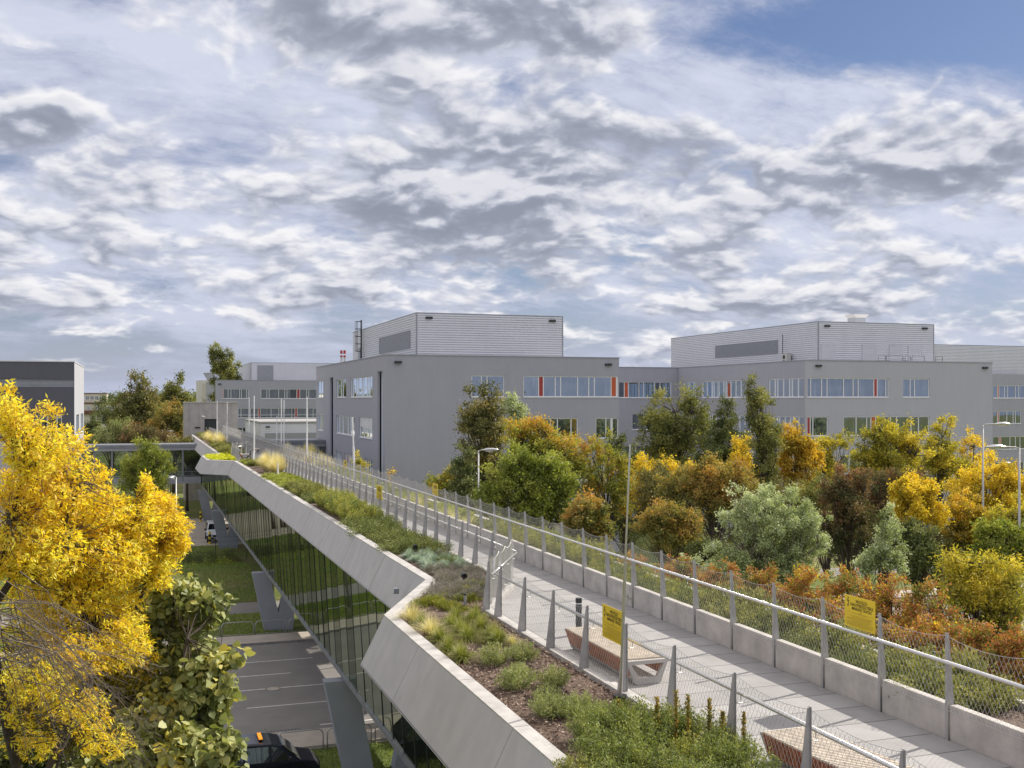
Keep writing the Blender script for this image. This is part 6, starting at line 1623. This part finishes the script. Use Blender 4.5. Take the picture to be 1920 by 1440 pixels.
fill(lx0, lambda y: lx0(y) + 1.5, 33.0, 36.2, ['fescue'], .42, 'on the left planter', 'blue fescue clumps', 3, (.9, 1.25), 'plant', 3)
fill(lambda y: lx0(y) + 1.0, lx1, 33.0, 36.2, ['lavender', 'juniper'], .7, 'beside the blue fescue', 'low shrubs beside the fescue', 1, (.6, .8), seed=4)
fill(lx0, lx1, 36.8, 46.0, ['juniper'], .75, 'just beyond the fescue', 'junipers on the left planter', 2, (.95, 1.25), seed=5)
fill(lx0, lx1, 46.0, 55.5, ['spirea', 'spirea', 'leafy'], .8, 'halfway along the left planter', 'yellow-green shrubs halfway along the left planter', 2, (.85, 1.15), seed=6)
fill(lx0, lx1, 56.5, 66.0, ['juniper', 'bushy'], .95, 'before the green cushions, left planter', 'dark creeping shrubs on the left planter', 2, (.8, 1.05), seed=7)
fill(lx0, lx1, 66.0, 76.0, ['greenmat'], .95, 'before the tall grass, left planter', 'green groundcover on the left planter', 2, (.9, 1.1), 'plant', 8)
for k, (dx, yy, s) in enumerate([(0.9, 78.5, 1.0), (1.4, 80.5, 1.05), (.7, 82.0, 1.1), (1.5, 84.5, 1.0), (1.0, 87.0, .9)]):
    plant('pampas', lx0(yy) + dx, yy, s, 'tall straw-coloured grass clump on the left planter, %s from the camera' % ORD[int((yy - 78) / 2)], 'tall grass clumps on the left planter')
fill(lx0, lx1, 89, 96, ['greenmat', 'bushy'], 1.2, 'just before the far bay', 'green shrubs before the far bay', 2, (.7, .9), seed=9)
fill(lx0, lambda y: XW - .3, 98.5, 106, ['sedum'], .8, 'in the far bay', 'yellow sedum in the far bay', 2, (.9, 1.2), 'plant', 10)
fill(lx0, lx1, 109.5, 128, ['bushy', 'juniperl' if False else 'lime'], 1.5, 'behind the far bay', 'green shrubs behind the far bay', 2, (.9, 1.2), seed=11)
for yy in (129, 132, 135, 138, 142): plant('pampas', lx0(yy) + rs.uniform(.3, 1.6), yy, 1.15, 'distant straw-coloured grass clump before the tower, %s from the camera' % ORD[int((yy - 129) / 3)], 'distant grass clumps near the tower')
fill(lx0, lx1, 146, 170, ['bushy'], 2.2, 'near the concrete tower, left side', 'distant shrubs near the tower', 1, (.9, 1.2), seed=12)
# right planter
rx0 = lambda y: XRW + .55
rx1 = lambda y: xl(y, inR) - .35
def rx1_(y):
    return xl(y, [(p[0], p[1]) for p in inR]) - .35
fill(rx0, rx1_, 15.2, 24.5, ['bushy', 'juniper'], .82, 'behind the right fence near its sign', 'evergreen shrubs behind the right fence', 2, (.8, 1.1), seed=13, szr=(.9, 1.2), side='right')
fill(rx0, rx1_, 24.5, 31, ['juniper', 'lime'], .8, 'behind the right fence past its sign', 'spreading conifers behind the right fence', 2, (.9, 1.15), seed=14, szr=(1.0, 1.4), side='right')
fill(rx0, rx1_, 31, 42, ['spirea', 'bushy', 'leafy'], .85, 'behind the right fence opposite the bend', 'rust-tinged bushes behind the right fence', 2, (.75, 1.0), seed=15, szr=(.9, 1.2), side='right')
fill(rx0, rx1_, 42, 56, ['tuft', 'straw_tuft', 'greenmat'], .95, 'behind the right fence past the bend', 'low plants behind the right fence further along', 2, (.9, 1.2), 'plant', 16, side='right')
fill(rx0, rx1_, 56, 80, ['juniper', 'round', 'greenmat'], 1.4, 'behind the distant right fence', 'distant low shrubs behind the right fence', 2, (.9, 1.2), seed=17, side='right')
fill(rx0, rx1_, 81, 104, ['pampas', 'straw_tuft'], 1.9, 'behind the far right fence', 'pale feathery grasses on the right planter', 2, (.75, 1.0), 'plant', 18, side='right')
fill(rx0, rx1_, 105, 160, ['bushy', 'straw_tuft'], 2.9, 'on the farthest right planter', 'farthest shrubs on the right planter', 1, (.9, 1.1), seed=19, side='right')
# loose bark chips
rng = np.random.default_rng(900)
n = 26000
ycs = np.concatenate([rng.uniform(9, 30, n * 3 // 4), rng.uniform(12, 24, n // 4)])
xcs = np.empty(len(ycs)); ts = rng.uniform(0, 1, len(ycs))
for i, yv in enumerate(ycs):
    if i < n * 3 // 4: a, b_ = xl(yv, inL) + .05, xfence(yv) - .16
    else: a, b_ = XRW + .2, xl(yv, inR) - .05
    xcs[i] = a + (b_ - a) * ts[i]
pos = np.stack([xcs, ycs, np.full(len(ycs), ZSOIL) + rng.uniform(.035, .085, len(ycs))], 1)
dirs = rng.normal(size=(len(ycs), 3)); dirs[:, 2] *= .3; dirs = unit(dirs)
tag(leaf_object('bark_chips', L['chips'], pos, dirs, rng.uniform(.03, .085, len(ycs)), .42, rng.uniform(0, 1, len(ycs)) ** 1.3, rng=rng), kind='stuff')
# rough grass and weeds on the verges
n = 70000
xs = rng.uniform(-26, 9, n); ysx = np.concatenate([rng.uniform(72.4, 79.6, n // 3), rng.uniform(84.6, 104, n // 2), rng.uniform(104, 118, n - n // 3 - n // 2)])
zb = np.array([bank(x_, y_) if 84.6 < y_ < 104.2 and x_ < 16 else .0 for x_, y_ in zip(xs, ysx)])
pos = np.stack([xs, ysx, zb], 1); dirs = unit(rng.normal(size=(n, 3)) * .45 + np.array([0, 0, 1]))
pt_ = np.sin(xs * .6) * np.sin(ysx * .45 + 1) * .25 + .5
tag(leaf_object('verge_grass', L['lawnblade'], pos, dirs, rng.uniform(.10, .26, n), .22, pt_ * .6 + rng.uniform(0, .4, n), rng=rng), kind='stuff')
n = 16000; xs = rng.uniform(-2, 12, n); ysx = rng.uniform(40, 47.6, n)
pos = np.stack([xs, ysx, np.zeros(n)], 1); dirs = unit(rng.normal(size=(n, 3)) * .5 + np.array([0, 0, 1]))
tag(leaf_object('near_verge_grass', L['lawnblade'], pos, dirs, rng.uniform(.06, .16, n), .3, rng.uniform(0, 1, n), rng=rng), kind='stuff')
# hedge and weeds on the bank
T('weed_clump', 'tall bright green weeds on the grass bank beside the second pier', 97, [(380, 1068, 24, 10), (415, 1063, 26, 12), (350, 1075, 20, 8)], 'green', 7000, .16, 170, cat='plant', base=392, trunk=False, trunk_r=.03, flat=.5, parts=('stems', 'foliage'))
hd = []
for k in range(9): hd.append((-19 + k * 3.4, 105.6, .45, 2.0, .8, .7))
make_tree('hedge', 'clipped dark hedge across the lawn in front of the wire fence', 'hedge', (-6, 105.6, 0), hd, 'dark', 26000, .10, clump=.5, ncl=160, seed=171, trunk_r=.02, trunk=False, parts=('stems', 'foliage'))

rng = np.random.default_rng(31); n = 26000  # unseen trees behind the camera, added to darken the window reflections
cx_ = rng.uniform(-90, 170, 90); cy_ = rng.uniform(-75, -40, 90); ch_ = rng.uniform(8, 17, 90); cr_ = rng.uniform(4, 8, 90); i_ = rng.integers(0, 90, n)
g_ = unit(rng.normal(size=(n, 3))) * rng.uniform(.3, 1, (n, 1))
pos = np.stack([cx_[i_] + g_[:, 0] * cr_[i_], cy_[i_] + g_[:, 1] * cr_[i_], ch_[i_] * (.55 + .45 * g_[:, 2])], 1)
tag(leaf_object('unseen_woodland', L['dark'], pos, unit(rng.normal(size=(n, 3))), rng.uniform(.7, 1.5, n), .8, rng.uniform(0, 1, n), rng=rng), kind='stuff')
